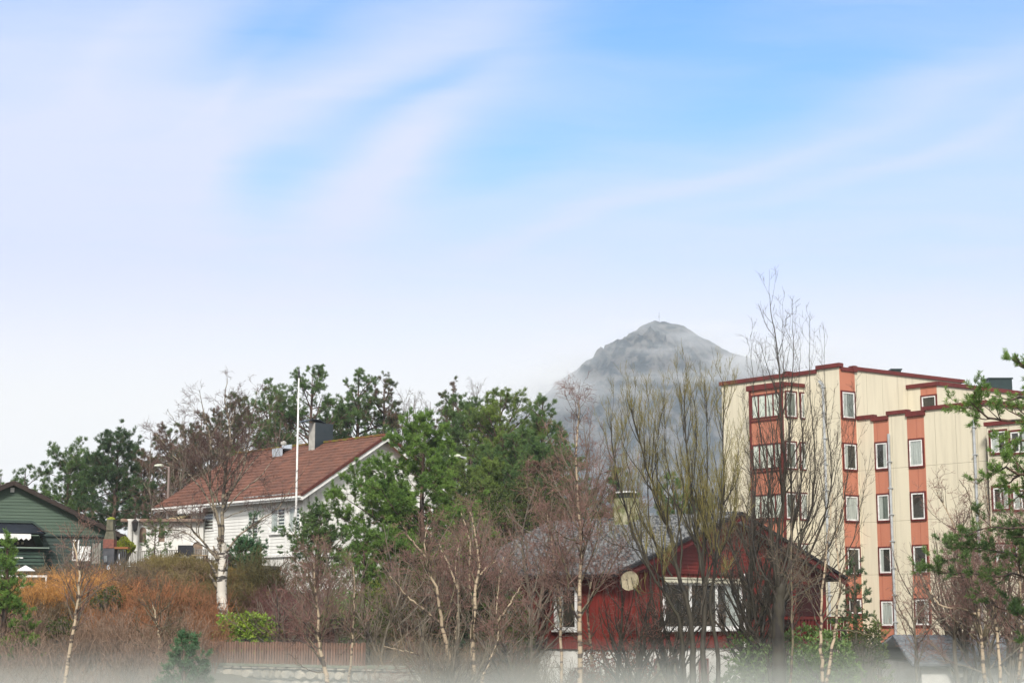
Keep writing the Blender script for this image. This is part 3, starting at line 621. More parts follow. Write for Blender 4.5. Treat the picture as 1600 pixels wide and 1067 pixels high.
# sloping braces/steps below terrace
st_ = root('garden_steps', Pd(318, 901, 77), 'grey wooden steps leading down from the terrace', 'steps')
for (a, b, d_) in [((288, 868), (318, 900), 77.8), ((262, 878), (292, 905), 77.5)]:
    mb = MB(); mb.beam(Pd(a[0], a[1], d_), Pd(b[0], b[1], d_ - .8), .09); mb.build('stringer', mat('grey_step_wood', (.3, .31, .31)), st_)
for t_ in np.linspace(0, 1, 7): q_ = Pd(290 + 26 * t_, 870 + 31 * t_, 78 - .8 * t_); mb = MB(); mb.beam(q_ - [.4, 0, 0], q_ + [.3, 0, 0], .2, .04); mb.build('tread', mat('grey_step_wood', (.3, .31, .31)), st_)
mb = MB(); mb.beam(Pd(229, 896, 79), Pd(245, 882, 78.2), .09); tag(mb.build('terrace_brace', mat('grey_step_wood', (.3, .31, .31))), 'slanting grey brace under the left part of the terrace', 'brace')

# ===== green house =====
D = 70.0; pk = Pd(20, 756, D); gb = .9; gx = np.array([math.cos(R(22)), math.sin(R(22))]); gy = np.array([-gx[1], gx[0]])
def on_g(px, py): return pk[:2] + gx * solve_y(pk[:2], gx, px, py)
q_ = on_g(182, 836); zeg = Pd(182, 836, q_[1])[2]; sr = np.linalg.norm(q_ - pk[:2]); lf2 = pk[:2] - gx * sr
gh = root('green_house', (pk[0], D, gb), 'dark green timber house with balcony, cut by the left edge', 'house')
FG = Fac(lf2, q_); um = sr; wl = FG.len
zg = FG.hit(100, 836)[1]; u_in = wl - .35
boards(FG, [(0, zg), (wl, zg), (wl, zeg + .05), (um, pk[2]), (0, zeg + .05)], M_green, gh, pitch=.135, n0=.06)
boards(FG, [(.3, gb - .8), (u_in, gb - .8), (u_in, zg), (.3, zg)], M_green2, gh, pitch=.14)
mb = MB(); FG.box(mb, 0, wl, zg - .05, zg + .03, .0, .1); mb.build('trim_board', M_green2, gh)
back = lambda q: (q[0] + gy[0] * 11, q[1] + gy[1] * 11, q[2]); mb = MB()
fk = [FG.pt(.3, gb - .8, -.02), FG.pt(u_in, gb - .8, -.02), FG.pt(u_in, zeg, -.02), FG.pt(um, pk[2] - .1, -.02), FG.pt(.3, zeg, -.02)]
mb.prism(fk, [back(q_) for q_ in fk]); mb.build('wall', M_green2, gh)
M_btile = mat('dull_brown_tile', (.11, .075, .055), (.07, .045, .035), 3)
sl = (pk[2] - zeg) / sr; re_ = zeg - .35 * sl + .1; gp = lambda u, z, n: FG.pt(u, z, n)
tiles(gp(wl + .35, re_, .4), gp(wl + .35, re_, -11.3), gp(um, pk[2] + .1, .4), gp(um, pk[2] + .1, -11.3), M_btile, gh)
tiles(gp(-.35, re_, -11.3), gp(-.35, re_, .4), gp(um, pk[2] + .1, -11.3), gp(um, pk[2] + .1, .4), M_btile, gh)
mb = MB(); mb.beam(gp(wl + .35, re_ - .08, .42), gp(um, pk[2] + .02, .42), .05, .17); mb.beam(gp(-.35, re_ - .08, .42), gp(um, pk[2] + .02, .42), .05, .17); mb.build('barge_board', mat('brown_barge', (.04, .028, .024)), gh)
mb = MB(); r_ = FG.rect(16, 762, 22, 769); FG.box(mb, *r_, .06, .14); mb.build('wall_vent', M_trimw, gh)
mb = MB(); r_ = FG.rect(-40, 846, 66, 862); FG.box(mb, r_[0], r_[1], r_[2] - .1, r_[3] + .35, .0, .03); mb.build('balcony_shade_panel', M_room, gh)  # flat dark panel on the wall; the recess's shade is in its colour
# canopy
u0 = FG.hit(-60, 830)[0]; u1, zc1 = FG.hit(68, 835); u2 = FG.hit(45, 819)[0]; zc2 = FG.hit(45, 819)[1]; mb = MB()
pr = [(u0, zc1), (u1, zc1), (u2, zc2), (u0, zc2)]; mb.prism([FG.pt(a, b, .08) for a, b in pr], [FG.pt(a, b, 1.2) for a, b in pr]); mb.build('balcony_canopy', M_navy, gh)
mb = MB(); mb.beam(FG.pt(u1 + .03, zc1 - .0, 1.25), FG.pt(u2, zc2 + .05, 1.25), .08); mb.beam(FG.pt(u2, zc2 + .05, 1.25), FG.pt(u0, zc2 + .05, 1.25), .08); mb.build('canopy_edge', M_green2, gh)
awning(FG, FG.rect(-60, 829, 47, 836, 1.2), M_trimw, gh, 1.65)
rb = FG.rect(-60, 856, 76, 866, 1.3); mb = MB(); FG.box(mb, rb[0], rb[1], rb[3] - .06, rb[3], 0.02, 1.4); 
for j in range(7): z_ = rb[3] - .12 - j * .15; FG.box(mb, rb[0], rb[1] - .15, z_ - .11, z_, 1.22, 1.28)
FG.box(mb, rb[0], rb[1] - .2, rb[3] - 1.2, rb[3] - 1.08, .02, 1.2)
mb.build('balcony', mat('balcony_green', (.05, .085, .065), (.03, .055, .045), 3), gh)
mb = MB(); FG.box(mb, rb[0], rb[1], rb[3] + .003, rb[3] + .05, 1.15, 1.5); mb.build('rail_cap', mat('pale_green_rail', (.22, .28, .24)), gh)
mb = MB(); r_ = FG.rect(22, 870, 36, 872, 1.3); FG.box(mb, *r_, 1.29, 1.31); mb.build('name_plate', M_trimw, gh)
for a in (26, 33): 
    mb = MB(); r_ = FG.rect(a, 846, a + 3.5, 850); FG.box(mb, *r_, .04, .12); mb.build('lamp', mat('cream_shade', (.6, .52, .35)), gh)
mb = MB(); mb.beam(FG.pt(FG.hit(50, 838)[0], FG.hit(50, 838)[1], 1.2), FG.pt(FG.hit(62, 852)[0], FG.hit(62, 852)[1], .1), .3, .04); mb.build('brace', M_green, gh)
for r_ in ((-30, 868, 10, 896),):
    q_ = FG.rect(*r_)
# door piece and white panels
window(FG, FG.rect(113, 843, 123, 876), gh, M_trimw, fw=.06, back=mat('mauve_blind', (.2, .15, .17)), label='narrow white framed garden door', name='door')
mb = MB(); a = Pd(124, 876, 67.5); b = Pd(142, 853, 67.5); F_ = Fac(a[:2], b[:2])
for j in range(6): w_ = F_.len / 6; F_.box(mb, j * w_ + .006, (j + 1) * w_ - .006, a[2], b[2] - .01 * (j % 2), 0, .03)
F_.box(mb, 0, F_.len, a[2] + .3, a[2] + .36, .03, .05)
tag(mb.build('garden_gate', M_trimw), 'white boarded garden gate beside the green house', 'gate')
mb = MB(); a = Pd(143, 880, 69); b = Pd(158, 848, 69); F_ = Fac(a[:2], b[:2])
for j in range(5): w_ = F_.len / 5; F_.box(mb, j * w_ + .01, (j + 1) * w_ - .01, a[2], b[2] - .04 * (j % 2), 0, .03)
a = Pd(180, 880, 69.5); b = Pd(198, 856, 69.5); 
tag(mb.build('board_fence', mat('silver_wood', (.3, .29, .26), (.17, .16, .14), 5)), 'short silvered board fence between gate and outdoor fireplace', 'fence')
mb = MB(); F_ = Fac(a[:2], b[:2])
for j in range(6): w_ = F_.len / 6; F_.box(mb, j * w_ + .02, (j + 1) * w_ - .02, a[2], b[2] - .04 * (j % 2), 0, .03)
tag(mb.build('slat_fence', mat('dark_slats', (.07, .07, .075))), 'dark slatted fence right of the outdoor fireplace', 'fence')
# deck rail and stairs
rl = root('deck_railing', Pd(40, 930, 62), 'thin white railing with posts above the left pine', 'railing'); mb = MB(); mb.beam(Pd(-30, 899, 62), Pd(74, 900, 62), .06, .07); mb.build('rail', M_trimw, rl)
for px in (-10, 37, 72):
    mb = MB(); mb.beam(Pd(px, 899, 62), Pd(px, 925, 62), .05); mb.build('post', M_trimw, rl)
mb = MB(); pts = [(38, 902), (36, 910), (33, 913), (32, 920), (29, 922), (28, 930)]
for a, b in zip(pts, pts[1:]): mb.beam(Pd(*a, 62), Pd(*b, 62), .05)
mb.build('stair_stringer', M_trimw, rl)
pa = Pd(40, 884, 61); pr_ = root('garden_parasol', (pa[0], pa[1], pa[2] - 1.2), 'small white pointed garden parasol by the green house', 'parasol')
mb = MB(); mb.lathe((pa[0], pa[1], pa[2] - .18), [(.36, 0), (.34, .02), (.02, .2)], 8); mb.build('canopy', M_trimw, pr_); mb = MB(); mb.lathe((pa[0], pa[1], pa[2] - 1.2), [(.02, 0), (.02, 1.05)], 8); mb.build('pole', M_light, pr_)
# outdoor fireplace
D = 66.0; fp = root('outdoor_fireplace', Pd(170, 880, D), 'brick outdoor fireplace with tapered concrete flue and moss on top', 'fireplace')
def zpx(py, d): return Pd(170, py, d)[2]
x_ = lambda px, py=850: Pd(px, py, D)[0]
mb = MB(); mb.box(x_(161), x_(179), D, D + .5, zpx(882, D), zpx(856, D)); mb.build('base', mat('dark_slate', (.045, .05, .06), (.08, .08, .09), 5), fp)
mb = MB(); mb.box(x_(161), x_(178), D - .02, D + .48, zpx(856, D), zpx(842, D)); mb.build('brick_band', mat('brick_band', (.22, .08, .06), (.13, .055, .045), 12), fp)
def fr(x0, x1, z0, X0, X1, z1): return [(x0, D, z0), (x1, D, z0), (x1, D + .45, z0), (x0, D + .45, z0), (X0, D + .05, z1), (X1, D + .05, z1), (X1, D + .4, z1), (X0, D + .4, z1)]
mb = MB(); mb.hexa(fr(x_(162), x_(178), zpx(842, D), x_(165), x_(175.5), zpx(828, D))); mb.hexa(fr(x_(165), x_(175.5), zpx(828, D) + .001, x_(165), x_(175), zpx(811, D))); mb.build('flue', mat('mossy_concrete', (.13, .12, .085), (.07, .07, .05), 5, bump=.01), fp)
mb = MB(); mb.lathe((x_(170), D + .22, zpx(811, D)), [(.17, 0), (.16, .05), (.06, .1)], 9); mb.build('moss_cap', mat('bright_moss', (.25, .28, .02), (.16, .2, .02), 12, bump=.02), fp)
mb = MB(); mb.box(x_(178.5), x_(200), D, D + .5, zpx(857, D), zpx(854, D)); mb.build('counter', mat('terracotta_counter', (.3, .12, .05)), fp)
mb = MB(); mb.box(x_(164), x_(169), D - .06, D - .02, zpx(878, D), zpx(868, D)); mb.build('cupboard_door', mat('grey_door', (.16, .18, .2)), fp)

# ===== red house =====
A = R(46); hx = np.array([math.cos(A), math.sin(A)]); hy = np.array([-math.sin(A), math.cos(A)])
D = 54.0; c = Pd(962, 900, D); C0 = c[:2]; WR, LR = 12.0, 6.6; ze = c[2] + .2
G2 = Fac(C0, C0 + hx * 20); WR = 2 * G2.hit(1137, 850)[0]; zr = G2.hit(1137, 806)[1]; zb = G2.hit(1050, 1013)[1]; zgd = -3.4
G2 = Fac(C0, C0 + hx * WR); E2 = Fac(C0 + hy * LR, C0); B2 = Fac(C0 + hx * WR + hy * LR, C0 + hy * LR); T2 = Fac(C0 + hx * WR, C0 + hx * WR + hy * LR)
rh = root('red_house', (C0[0], C0[1], zgd), 'dark red timber house with grey tiled roof and white basement', 'house')
boards(G2, [(0, ze), (WR, ze), (WR / 2, zr)], M_red, rh, pitch=.13, n0=.05)
boards(G2, [(0, zb), (WR, zb), (WR, ze), (0, ze)], M_red, rh, pitch=.13, ax=0)
mb = MB(); G2.box(mb, 0, WR, ze - .06, ze + .04, .0, .085); mb.build('trim_board', M_redtrim, rh)
for f_, l2 in ((E2, LR), (T2, LR), (B2, WR)): boards(f_, [(0, zb), (l2, zb), (l2, ze), (0, ze)], M_red, rh, pitch=.13, ax=0)
boards(B2, [(0, ze), (WR, ze), (WR / 2, zr)], M_red, rh, pitch=.13)
q0 = [C0 + hx * .06 + hy * .06, C0 + hx * (WR - .06) + hy * .06, C0 + hx * (WR - .06) + hy * (LR - .06), C0 + hx * .06 + hy * (LR - .06)]
mb = MB(); mb.prism([(*p, zgd - .4) for p in q0], [(*p, zb) for p in q0]); mb.build('basement_wall', M_plaster, rh)
e, rg, y0, y1, y1r = gable_roof(C0, hx, hy, WR, LR, ze, zr, M_gtile, rh, ov_e=.5, ov_g=.55, left_extra=1.3, course=.3, tw=.26, lip=.11)
barge(rg, e, y0, -hy * .03, mat('dark_red_barge', (.09, .012, .012)), rh, w=.2, drop=.14); barge(rg, e, y0, -hy * .05, mat('black_verge', (.02, .02, .022)), rh, w=.1, t=.12, drop=-.02, name='verge_tiles')
mb = MB()
for k in range(26):
    a = np.array(rg(y0 + (y1r - y0) * k / 26)); b = np.array(rg(y0 + (y1r - y0) * (k + 1.03) / 26)); mb.beam(a + [0, 0, .03 + .01 * (k % 2)], b + [0, 0, .05], .2, .09)
mb.build('ridge_tiles', M_gtile, rh)
mb = MB(); a = np.array(e(-1, y0)); b = np.array(e(-1, y1)); mb.beam(a + [*(-hx * .05), -.08], b + [*(-hx * .05), -.08], .11, .1); mb.build('gutter', mat('dark_gutter', (.02, .012, .014)), rh)
# chimney
cp = C0 + hx * (WR / 2 - .75); yc = solve_y(cp, hy, 989, 800); cc = cp + hy * yc; Fc = Fac(cc - hx * .33, cc + hx * .33); zt_ = Pd(990, 778, cc[1])[2]
mb = MB(); Fc.box(mb, 0, .66, zr - 1.2, zt_, -.6, 0); ch = mb.build('chimney', mat('pale_mossy_render', (.36, .34, .24), (.12, .13, .05), 5, bump=.01), rh)
mb = MB(); Fc.box(mb, .08, .58, zt_ + .2, zt_ + .25, -.6, 0); mb.build('chimney_cap', M_trimw, ch); mb = MB(); Fc.box(mb, .14, .52, zt_, zt_ + .2, -.5, -.1); mb.build('flue', M_dark, ch)
# windows
M_int = M_room
rg_ = G2.rect(1034, 909, 1157, 983)
wn_ = window(G2, rg_, rh, M_trimw, fw=.11, n0=.03, mull=2, back=M_room, tr=-.2, sill=True, label='wide white framed living room window')
mb = MB(); u0, u1, z0, z1 = rg_; n_ = 22
for j in range(n_):
    a = u0 - .1 + (u1 - u0 + .2) * j / n_; b = u0 - .1 + (u1 - u0 + .2) * (j + 1) / n_; mb.poly([G2.pt(a, z1 + .1, .16), G2.pt(a, z1 - .02, .2), G2.pt((a + b) / 2, z1 - .07, .2), G2.pt(b, z1 - .02, .2), G2.pt(b, z1 + .1, .16)])
G2.box(mb, u0 - .1, u1 + .1, z1 + .08, z1 + .14, .0, .2); mb.build('awning_pelmet', mat('cream_pelmet', (.5, .48, .38)), rh)
window(G2, G2.rect(1186, 912, 1200, 958), rh, mat('maroon_frame', (.16, .03, .03)), n0=.03, back=M_curt2, label='narrow dark framed window beside the porch')
# porch: flat panel, the recess's shade is put into its dark maroon
mb = MB(); r_ = G2.rect(1208, 908, 1284, 962); G2.box(mb, r_[0], r_[1], r_[2], r_[3] - .1, .03, .04); mb.build('porch_shade_panel', mat('shade_maroon', (.035, .006, .006)), rh)
mb = MB(); G2.box(mb, r_[0] - .1, r_[1] + .3, r_[2] - .12, r_[2] - .02, .03, 1.0)
for j in range(16): u = r_[0] - .1 + (r_[1] - r_[0] + .3) * j / 16; G2.box(mb, u, u + .12, zb - .1, r_[2] - .12, .93, .97)
for u in (r_[0] - .1, r_[1] + .2): G2.box(mb, u, u + .1, r_[2], r_[3] - .06, .9, 1.0)
mb.build('porch', M_redtrim, rh)
window(E2, E2.rect(868, 917, 904, 984), rh, M_trimw, fw=.1, n0=.03, mull=0, tr=.35, sill=True, label='tall white framed window under the eave'); window(E2, E2.rect(780, 950, 798, 962), rh, M_trimw, fw=.06, n0=.03, sill=True)
window(E2, E2.rect(795, 1024, 812, 1042), rh, M_redtrim, fw=.05, n0=0, back=M_curt2); window(E2, E2.rect(820, 1024, 832, 1042), rh, M_redtrim, fw=.05, n0=0, back=M_curt2)
window(G2, G2.rect(1022, 1028, 1058, 1100), rh, mat('maroon_frame', (.16, .03, .03)), fw=.08, n0=0, back=mat('cream_door', (.3, .28, .2)), name='door'); window(G2, G2.rect(1092, 1028, 1106, 1100), rh, mat('maroon_frame', (.16, .03, .03)), fw=.05, n0=0, back=M_curt2, name='door')
mb = MB(); r_ = G2.rect(1132, 812, 1138, 820); G2.box(mb, *r_, .07, .16); mb.build('gable_lamp', M_trimw, rh)
mb = MB(); u = G2.hit(1160, 945)[0]; G2.box(mb, u, u + .06, zb, ze, .03, .1); mb.build('downpipe', M_trimw, rh)
# satellite dish
p = Pd(984, 908, 52.6); mb = MB(); n_ = 20; dn = np.array([-.25, -.9, .35]); dn /= np.linalg.norm(dn); ax = np.cross(dn, [0, 0, 1]); ax /= np.linalg.norm(ax); ay_ = np.cross(ax, dn)
rings = [(0, .0), (.12, .008), (.22, .03), (.3, .06)]; vs = []
for r0, h0 in rings[1:]:
    for k in range(n_): a = 2 * math.pi * k / n_; vs.append(p + (ax * math.cos(a) + ay_ * math.sin(a) * 1.08) * r0 + dn * h0)
k0 = len(mb.v); mb.v = [tuple(map(float, v)) for v in vs] + [tuple(map(float, p))]
for j in range(2):
    for k in range(n_): k2 = (k + 1) % n_; mb.f.append((j * n_ + k, j * n_ + k2, (j + 1) * n_ + k2, (j + 1) * n_ + k))
for k in range(n_): mb.f.append((3 * n_, (k + 1) % n_, k))
mb.beam(p - ay_ * .28, p + dn * .42 - ay_ * .12, .012); mb.beam(p + dn * .40 - ay_ * .12, p + dn * .46 - ay_ * .09, .035); mb.beam(p - dn * .01, p - dn * .45 + np.array([.1, 0, -.1]), .05)
tag(mb.build('satellite_dish', mat('cream_dish', (.29, .25, .17), (.17, .15, .10), 9), smooth=False), 'cream satellite dish on the eave corner of the red house', 'satellite dish')

# ===== apartment block =====
H1 = Pd(1311, 572, 89)[2]; LV = 2.79
def at(px, py, z): return Pz(px, py, z)[:2]
c1 = at(1311, 573, H1); dA = np.array([-math.sin(R(41.5)), math.cos(R(41.5))]); dB = np.array([math.sin(R(55)), math.cos(R(55))])
def ext(o, d, px, py): return o + d * solve_y(o, d, px, py)
pL = ext(c1, dA, 1127, 594); pR = ext(c1, dB, 1500, 591)
bb = -2.8
ab = root('apartment_block', (c1[0], c1[1], bb), 'cream and orange stepped apartment block with dark red roof trims', 'apartment block')
FAa = Fac(pL, c1); FBb = Fac(c1, pR)
def solid(pts, z0, z1, name='wall', m=None):
    mb = MB(); mb.prism([(*p, z0) for p in pts], [(*p, z1) for p in pts]); return mb.build(name, m or mat('roofing_felt', (.06, .06, .062)), ab)
nA, nB = FAa.n, FBb.n
inn = .05
solid([pL - nA * inn, c1 - (nA + nB) * inn * .7, pR - nB * inn, pR + np.array([-4, 12.]), pL + np.array([6, 9.])], bb, H1 - .25)
zoff = H1 - .25
cols1 = FBb.rect(1311.5, 600, 1337.5, 600); uo1 = FBb.hit(1337.5, 650)[0]
wall_uv(ab, 'wall', M_cream, [(FAa, 0, FAa.len, bb, H1, 0, 0), (FBb, uo1, FBb.len, bb, H1, 0, .4)], H1 - 8 * LV)
wall_uv(ab, 'orange_panel', M_orange, [(FBb, 0, uo1, bb, H1, 0, .2)], H1 - 8 * LV)
M_cop = mat('red_roof_trim', (.14, .022, .018), (.10, .016, .014), 2, .5)
def coping(fac, u0, u1, z, h=.22, n=.1, back=.25):
    mb = MB(); fac.box(mb, u0, u1, z - h + .04, z + .04, -back, n); mb.build('roof_trim', M_cop, ab)
ua = FAa.hit(1231, 580)[0]; ub = FAa.hit(1276, 577)[0]
coping(FAa, -.1, ua, H1 - .0); coping(FAa, ua - .25, ua + .12, H1 + .09, .3, .13); coping(FAa, ua + .12, ub, H1 - .02); coping(FAa, ub, FAa.len + .1, H1 + .17, .22, .12)
mb = MB(); FAa.box(mb, ub, FAa.len, H1, H1 + .1, -.2, 0.001); mb.build('parapet', M_cream, ab)
coping(FBb, .1, uo1, H1 - .04, .2, .08); ur = FBb.hit(1331, 573)[0]; coping(FBb, ur, ur + .3, H1 + .1, .34, .13); coping(FBb, ur + .3, FBb.len + .3, H1 + .06, .2, .1)
# generic side wall for pR end handled by solid
def col_windows(fac, u0, u1, tops, parent, n=.0, var=0, hw=None):
    for k, (zt_, zb_) in enumerate(tops):
        sty = [(M_room, .0), (M_room, -.35), (M_curt2, .4), (M_room, .3), (M_curt, 1.0), (M_room, 0)][(k + var) % 6]
        window(fac, (u0 + .13, u1 - .13, zb_, zt_), parent, M_trimw, trim=M_redtrim, n0=n, back=sty[0], tr=sty[1], trimw=.08, fw=.075)
def levels(fac, px, ys): return [(fac.hit(px, a)[1], fac.hit(px, b)[1]) for a, b in ys]
col_windows(FBb, 0, uo1, levels(FBb, 1325, [(613, 653), (694, 733), (775, 813), (856, 896), (936, 958)]), ab, var=2)
# bay
H2 = H1 - .75
nb = 1.6
P1b = ext(c1 + nA * nb, dA, 1222, 600); P0b = ext(P1b, dA, 1171, 607)
sA = solve_y(c1 + nA * nb, dA, 1222, 600); qa = c1 + dA * sA + nA * nb
# right face of bay runs along dB from its front corner back to the A wall
FB1 = Fac(P0b, P1b); s_ = solve_y(P1b, dB, 1284, 604); P2b = P1b + dB * s_; FB2 = Fac(P1b, P2b)
zbt = FB1.hit(1222, 599)[1]
mbp = [P0b, P1b, P2b, P2b + dA * 3.0, P0b + dB * 2.6]
solid([P0b - FB1.n * .05 + dB * .05, P1b + (-FB1.n - FB2.n) * .04, P2b - FB2.n * .05, P2b + dA * 2.5, P0b + dB * 2.6], bb, zbt - .1)
wall_uv(ab, 'wall', M_cream, [(FB2, 0, FB2.len, bb, zbt, 0, 0)], H1 - 8 * LV)
wall_uv(ab, 'orange_panel', M_orange, [(FB1, 0, FB1.len, bb, zbt, 0, 0)], H1 - 8 * LV)
coping(FB1, -.15, FB1.len + .1, zbt + .05, .3, .12); coping(FB2, -.1, FB2.len, zbt + .05, .2, .12)
mb = MB(); F3 = Fac(P0b + dB * 2.6, P0b); F3.box(mb, 0, F3.len, bb, zbt - .1, -.1, 0.001); mb.build('wall', M_cream, ab)
for k, (ya, yb) in enumerate([(615, 653), (693, 733), (772, 811), (851, 890), (930, 968)]):
    z1_, z0_ = FB1.hit(1197, ya)[1], FB1.hit(1197, yb)[1]
    window(FB1, (.12, FB1.len - .12, z0_, z1_), ab, M_cop, fw=.075, n0=0, mull=3, back=mat('pale_blind', (.85, .83, .76), (.6, .62, .58), 3), name='bay_window', label='four light glazed bay window' if k == 0 else None)
    w0 = FB2.rect(1228, ya + 1, 1243, yb - 1); w1 = FB2.rect(1251, ya + 2, 1277, yb + 1)
    window(FB2, (w0[0], w0[1], z0_, z1_), ab, M_trimw, trim=M_redtrim, trimw=.08, back=M_curt2); window(FB2, (w1[0], w1[1], z0_, z1_), ab, M_trimw, trim=M_redtrim, trimw=.08, mull=1, tr=.3)
    mb = MB(); FB1.box(mb, 0, FB1.len + .04, z0_ - .16, z0_ - .08, 0, .06); mb.build('red_band', M_cop, ab)
mb = MB(); FB1.box(mb, FB1.len - .1, FB1.len + .05, bb, zbt, 0, .06); mb.build('corner_post', M_cop, ab)
mb = MB(); FB1.box(mb, -.03, .1, bb, zbt, 0, .06); mb.build('corner_post', M_cop, ab)
# front wing
pF0 = ext(c1, dB, 1340, 652); H3 = Pd(1340, 652, pF0[1])[2]
dir3 = -dA; s_ = solve_y(pF0, dir3, 1537, 630); pF1 = pF0 + dir3 * s_; FW = Fac(pF0, pF1)
solid([pF0 - FW.n * .05, pF1 - FW.n * .05, pF1 + dB * 14, pF0 + dB * 12], bb, H3 - .3)
U = lambda px, py=700: FW.hit(px, py)[0]
uc = [U(1366), U(1390), U(1418, 690), U(1445, 690)]
wall_uv(ab, 'wall', M_cream, [(FW, 0, uc[0], bb, H3, 0, 0), (FW, uc[1], uc[2], bb, H3, .0, .3), (FW, uc[3], FW.len, bb, H3 + .05, 0, .1)], H1 - 8 * LV)
wall_uv(ab, 'orange_panel', M_orange, [(FW, uc[0], uc[1], bb, H3 - .1, 0.0, 0), (FW, uc[2], uc[3], bb, H3, 0.0, 0)], H1 - 8 * LV)
coping(FW, -.1, uc[0] + .08, H3 + .02); coping(FW, uc[0] - .1, uc[1], H3 - .12, .22, .12); coping(FW, uc[1] - .1, uc[2] + .1, H3 + .1, .2, .1); coping(FW, uc[2], uc[3] + .1, H3 - .04, .26, .13); coping(FW, uc[3] - .02, FW.len + .1, H3 + .14, .2, .1)
mb = MB(); FW.box(mb, uc[3], FW.len, H3 - .02, H3 + .1, -.2, .0015); mb.build('parapet', M_cream, ab)
ys2 = [(692, 732), (773, 813), (856, 895), (939, 977)]; col_windows(FW, uc[0], uc[1], levels(FW, 1378, ys2), ab, var=1)
ys3 = [(687, 728), (770, 811), (853, 894), (936, 976)]; col_windows(FW, uc[2], uc[3], levels(FW, 1432, ys3), ab, var=4)
F5 = Fac(pF1, pF1 + dB * 14); wall_uv(ab, 'wall', M_cream, [(F5, 0, 14, bb, H3, 0, 0)], H1 - 8 * LV); coping(F5, 0, 14, H3 + .12, .2, .1)
# set back penthouse
p3 = ext(c1, dB, 1417, 603); H4 = Pd(1417, 603, p3[1])[2]; s_ = solve_y(p3, dir3, 1463, 599); p4 = p3 + dir3 * s_; F6 = Fac(p3, p4); s_ = solve_y(p4, dB, 1640, 610); p5 = p4 + dB * s_; F7 = Fac(p4, p5)
solid([p3 - F6.n * .05, p4 - (F6.n + F7.n) * .035, p5 - F7.n * .05, p5 + dA * 3, p3 + dB * 3 + dA * 1], H3 - .4, H4 - .2)
uo = F6.hit(1438.5, 620)[0]; wall_uv(ab, 'wall', M_cream, [(F6, 0, uo, H3 - .4, H4, 0, 0), (F7, 0, F7.len, H3 - .4, H4, 0, 0)], H1 - 8 * LV); wall_uv(ab, 'orange_panel', M_orange, [(F6, uo, F6.len, H3 - .4, H4, 0, 0)], H1 - 8 * LV)
coping(F6, -.1, F6.len + .1, H4, .22, .1); coping(F7, 0.1, F7.len, H4 + .02, .22, .1)
r_ = F6.rect(1440, 619, 1463, 642); window(F6, (r_[0] + .05, F6.len - .06, r_[2], r_[3]), ab, M_trimw, trim=M_redtrim, back=M_room, trimw=.08)
# right bay
F8 = Fac(at(1541, 661, H3 - 1.1), at(1541, 661, H3 - 1.1) - dA * 7.5); zz = H3 - 1.1
o_ = F8.p0; solid([o_ - F8.n * .05, F8.p1 - F8.n * .05, F8.p1 + dB * 5, o_ + dB * 5], bb, zz - .2); wall_uv(ab, 'wall', M_cream, [(F8, 0, F8.len, bb, zz, 0, 0)], H1 - 8 * LV); coping(F8, -.1, F8.len, zz, .2, .1)
for (xa, xb) in ((1549, 1572), (1580, 1606)):
    for k in range(4):
        r_ = F8.rect(xa, 674, xb, 707); window(F8, (r_[0], r_[1], r_[2] - k * LV, r_[3] - k * LV), ab, M_trimw, trim=M_redtrim, mull=1, tr=.45 if (k + xa) % 2 else -.3, trimw=.1)
# downpipes
M_zinc = mat('zinc_pipe', (.42, .44, .46), (.3, .32, .33), 4, .45)
def downpipe(fac, px, py, ztop, n=.12, jog=None):
    u = fac.hit(px, py)[0]; mb = MB()
    for a, b in ((bb, ztop),): 
        pts = [fac.pt(u, a, n), fac.pt(u, b, n)]; mb.lathe((pts[0][0], pts[0][1], a), [(.07, 0), (.07, b - a)], 8)
    mb.beam(fac.pt(u, ztop, n), fac.pt(u - (jog or .0), ztop + .25, n), .13)
    for z_ in np.arange(bb + 1, ztop, 1.4): fac.box(mb, u - .1, u + .1, z_, z_ + .05, 0, n + .09)
    mb.build('downpipe', M_zinc, ab)
downpipe(FAa, 1291, 700, H1 - .9, jog=.25); downpipe(FW, 1393, 750, Pd(1393, 690, 90)[2], n=.12); downpipe(FW, 1524, 680, H3 - 1.0)
# roof vents
for (px0, px1, py0, py1, d) in [(1393, 1408, 576, 585, 97), (1545, 1582, 590, 610, 100)]:
    a, b = Pd(px0, py0, d), Pd(px1, py1, d); mb = MB(); mb.box(a[0], b[0], d, d + 1.2, b[2] - .6, a[2] - .08); mb.box(a[0] - .06, b[0] + .06, d - .06, d + 1.26, a[2] - .08, a[2]); mb.build('roof_vent', mat('green_black_metal', (.02, .04, .042), rough=.4), ab)

# ===== low garage =====
D = 58.0; a0 = Pd(1400, 1040, D); ga = root('garage', (Pd(1520, 1040, D)[0], D, -4), 'low pale garage with corrugated grey roof below the apartment block', 'garage')
gl, gr_ = Pd(1425, 1037, D), Pd(1760, 1037, D); zE = gl[2]; zR = Pd(1500, 992, D + 4.2)[2]
mb = MB(); mb.box(gl[0] + .4, gr_[0] - .3, D + .35, D + 7.6, -4.6, zE - .02); mb.build('wall', M_plaster, ga)
tiles((gl[0], D, zE), (gr_[0], D, zE), (gl[0] + .3, D + 4.2, zR), (gr_[0] - .3, D + 4.2, zR), mat('blue_grey_sheet', (.15, .165, .185), (.095, .105, .12), 3, .55), ga, course=.5, tw=.2, wave=.03)
tiles((gr_[0], D + 8.0, zE), (gl[0], D + 8.0, zE), (gr_[0] - .3, D + 4.22, zR), (gl[0] + .3, D + 4.22, zR), mat('blue_grey_sheet', (.1, .1, .1)), ga, course=.5, tw=.2, wave=.03)
FGa = Fac((gl[0] + .4, D + .35), (gr_[0] - .3, D + .35)); window(FGa, FGa.rect(1490, 1054, 1522, 1085), ga, M_light, back=M_room)

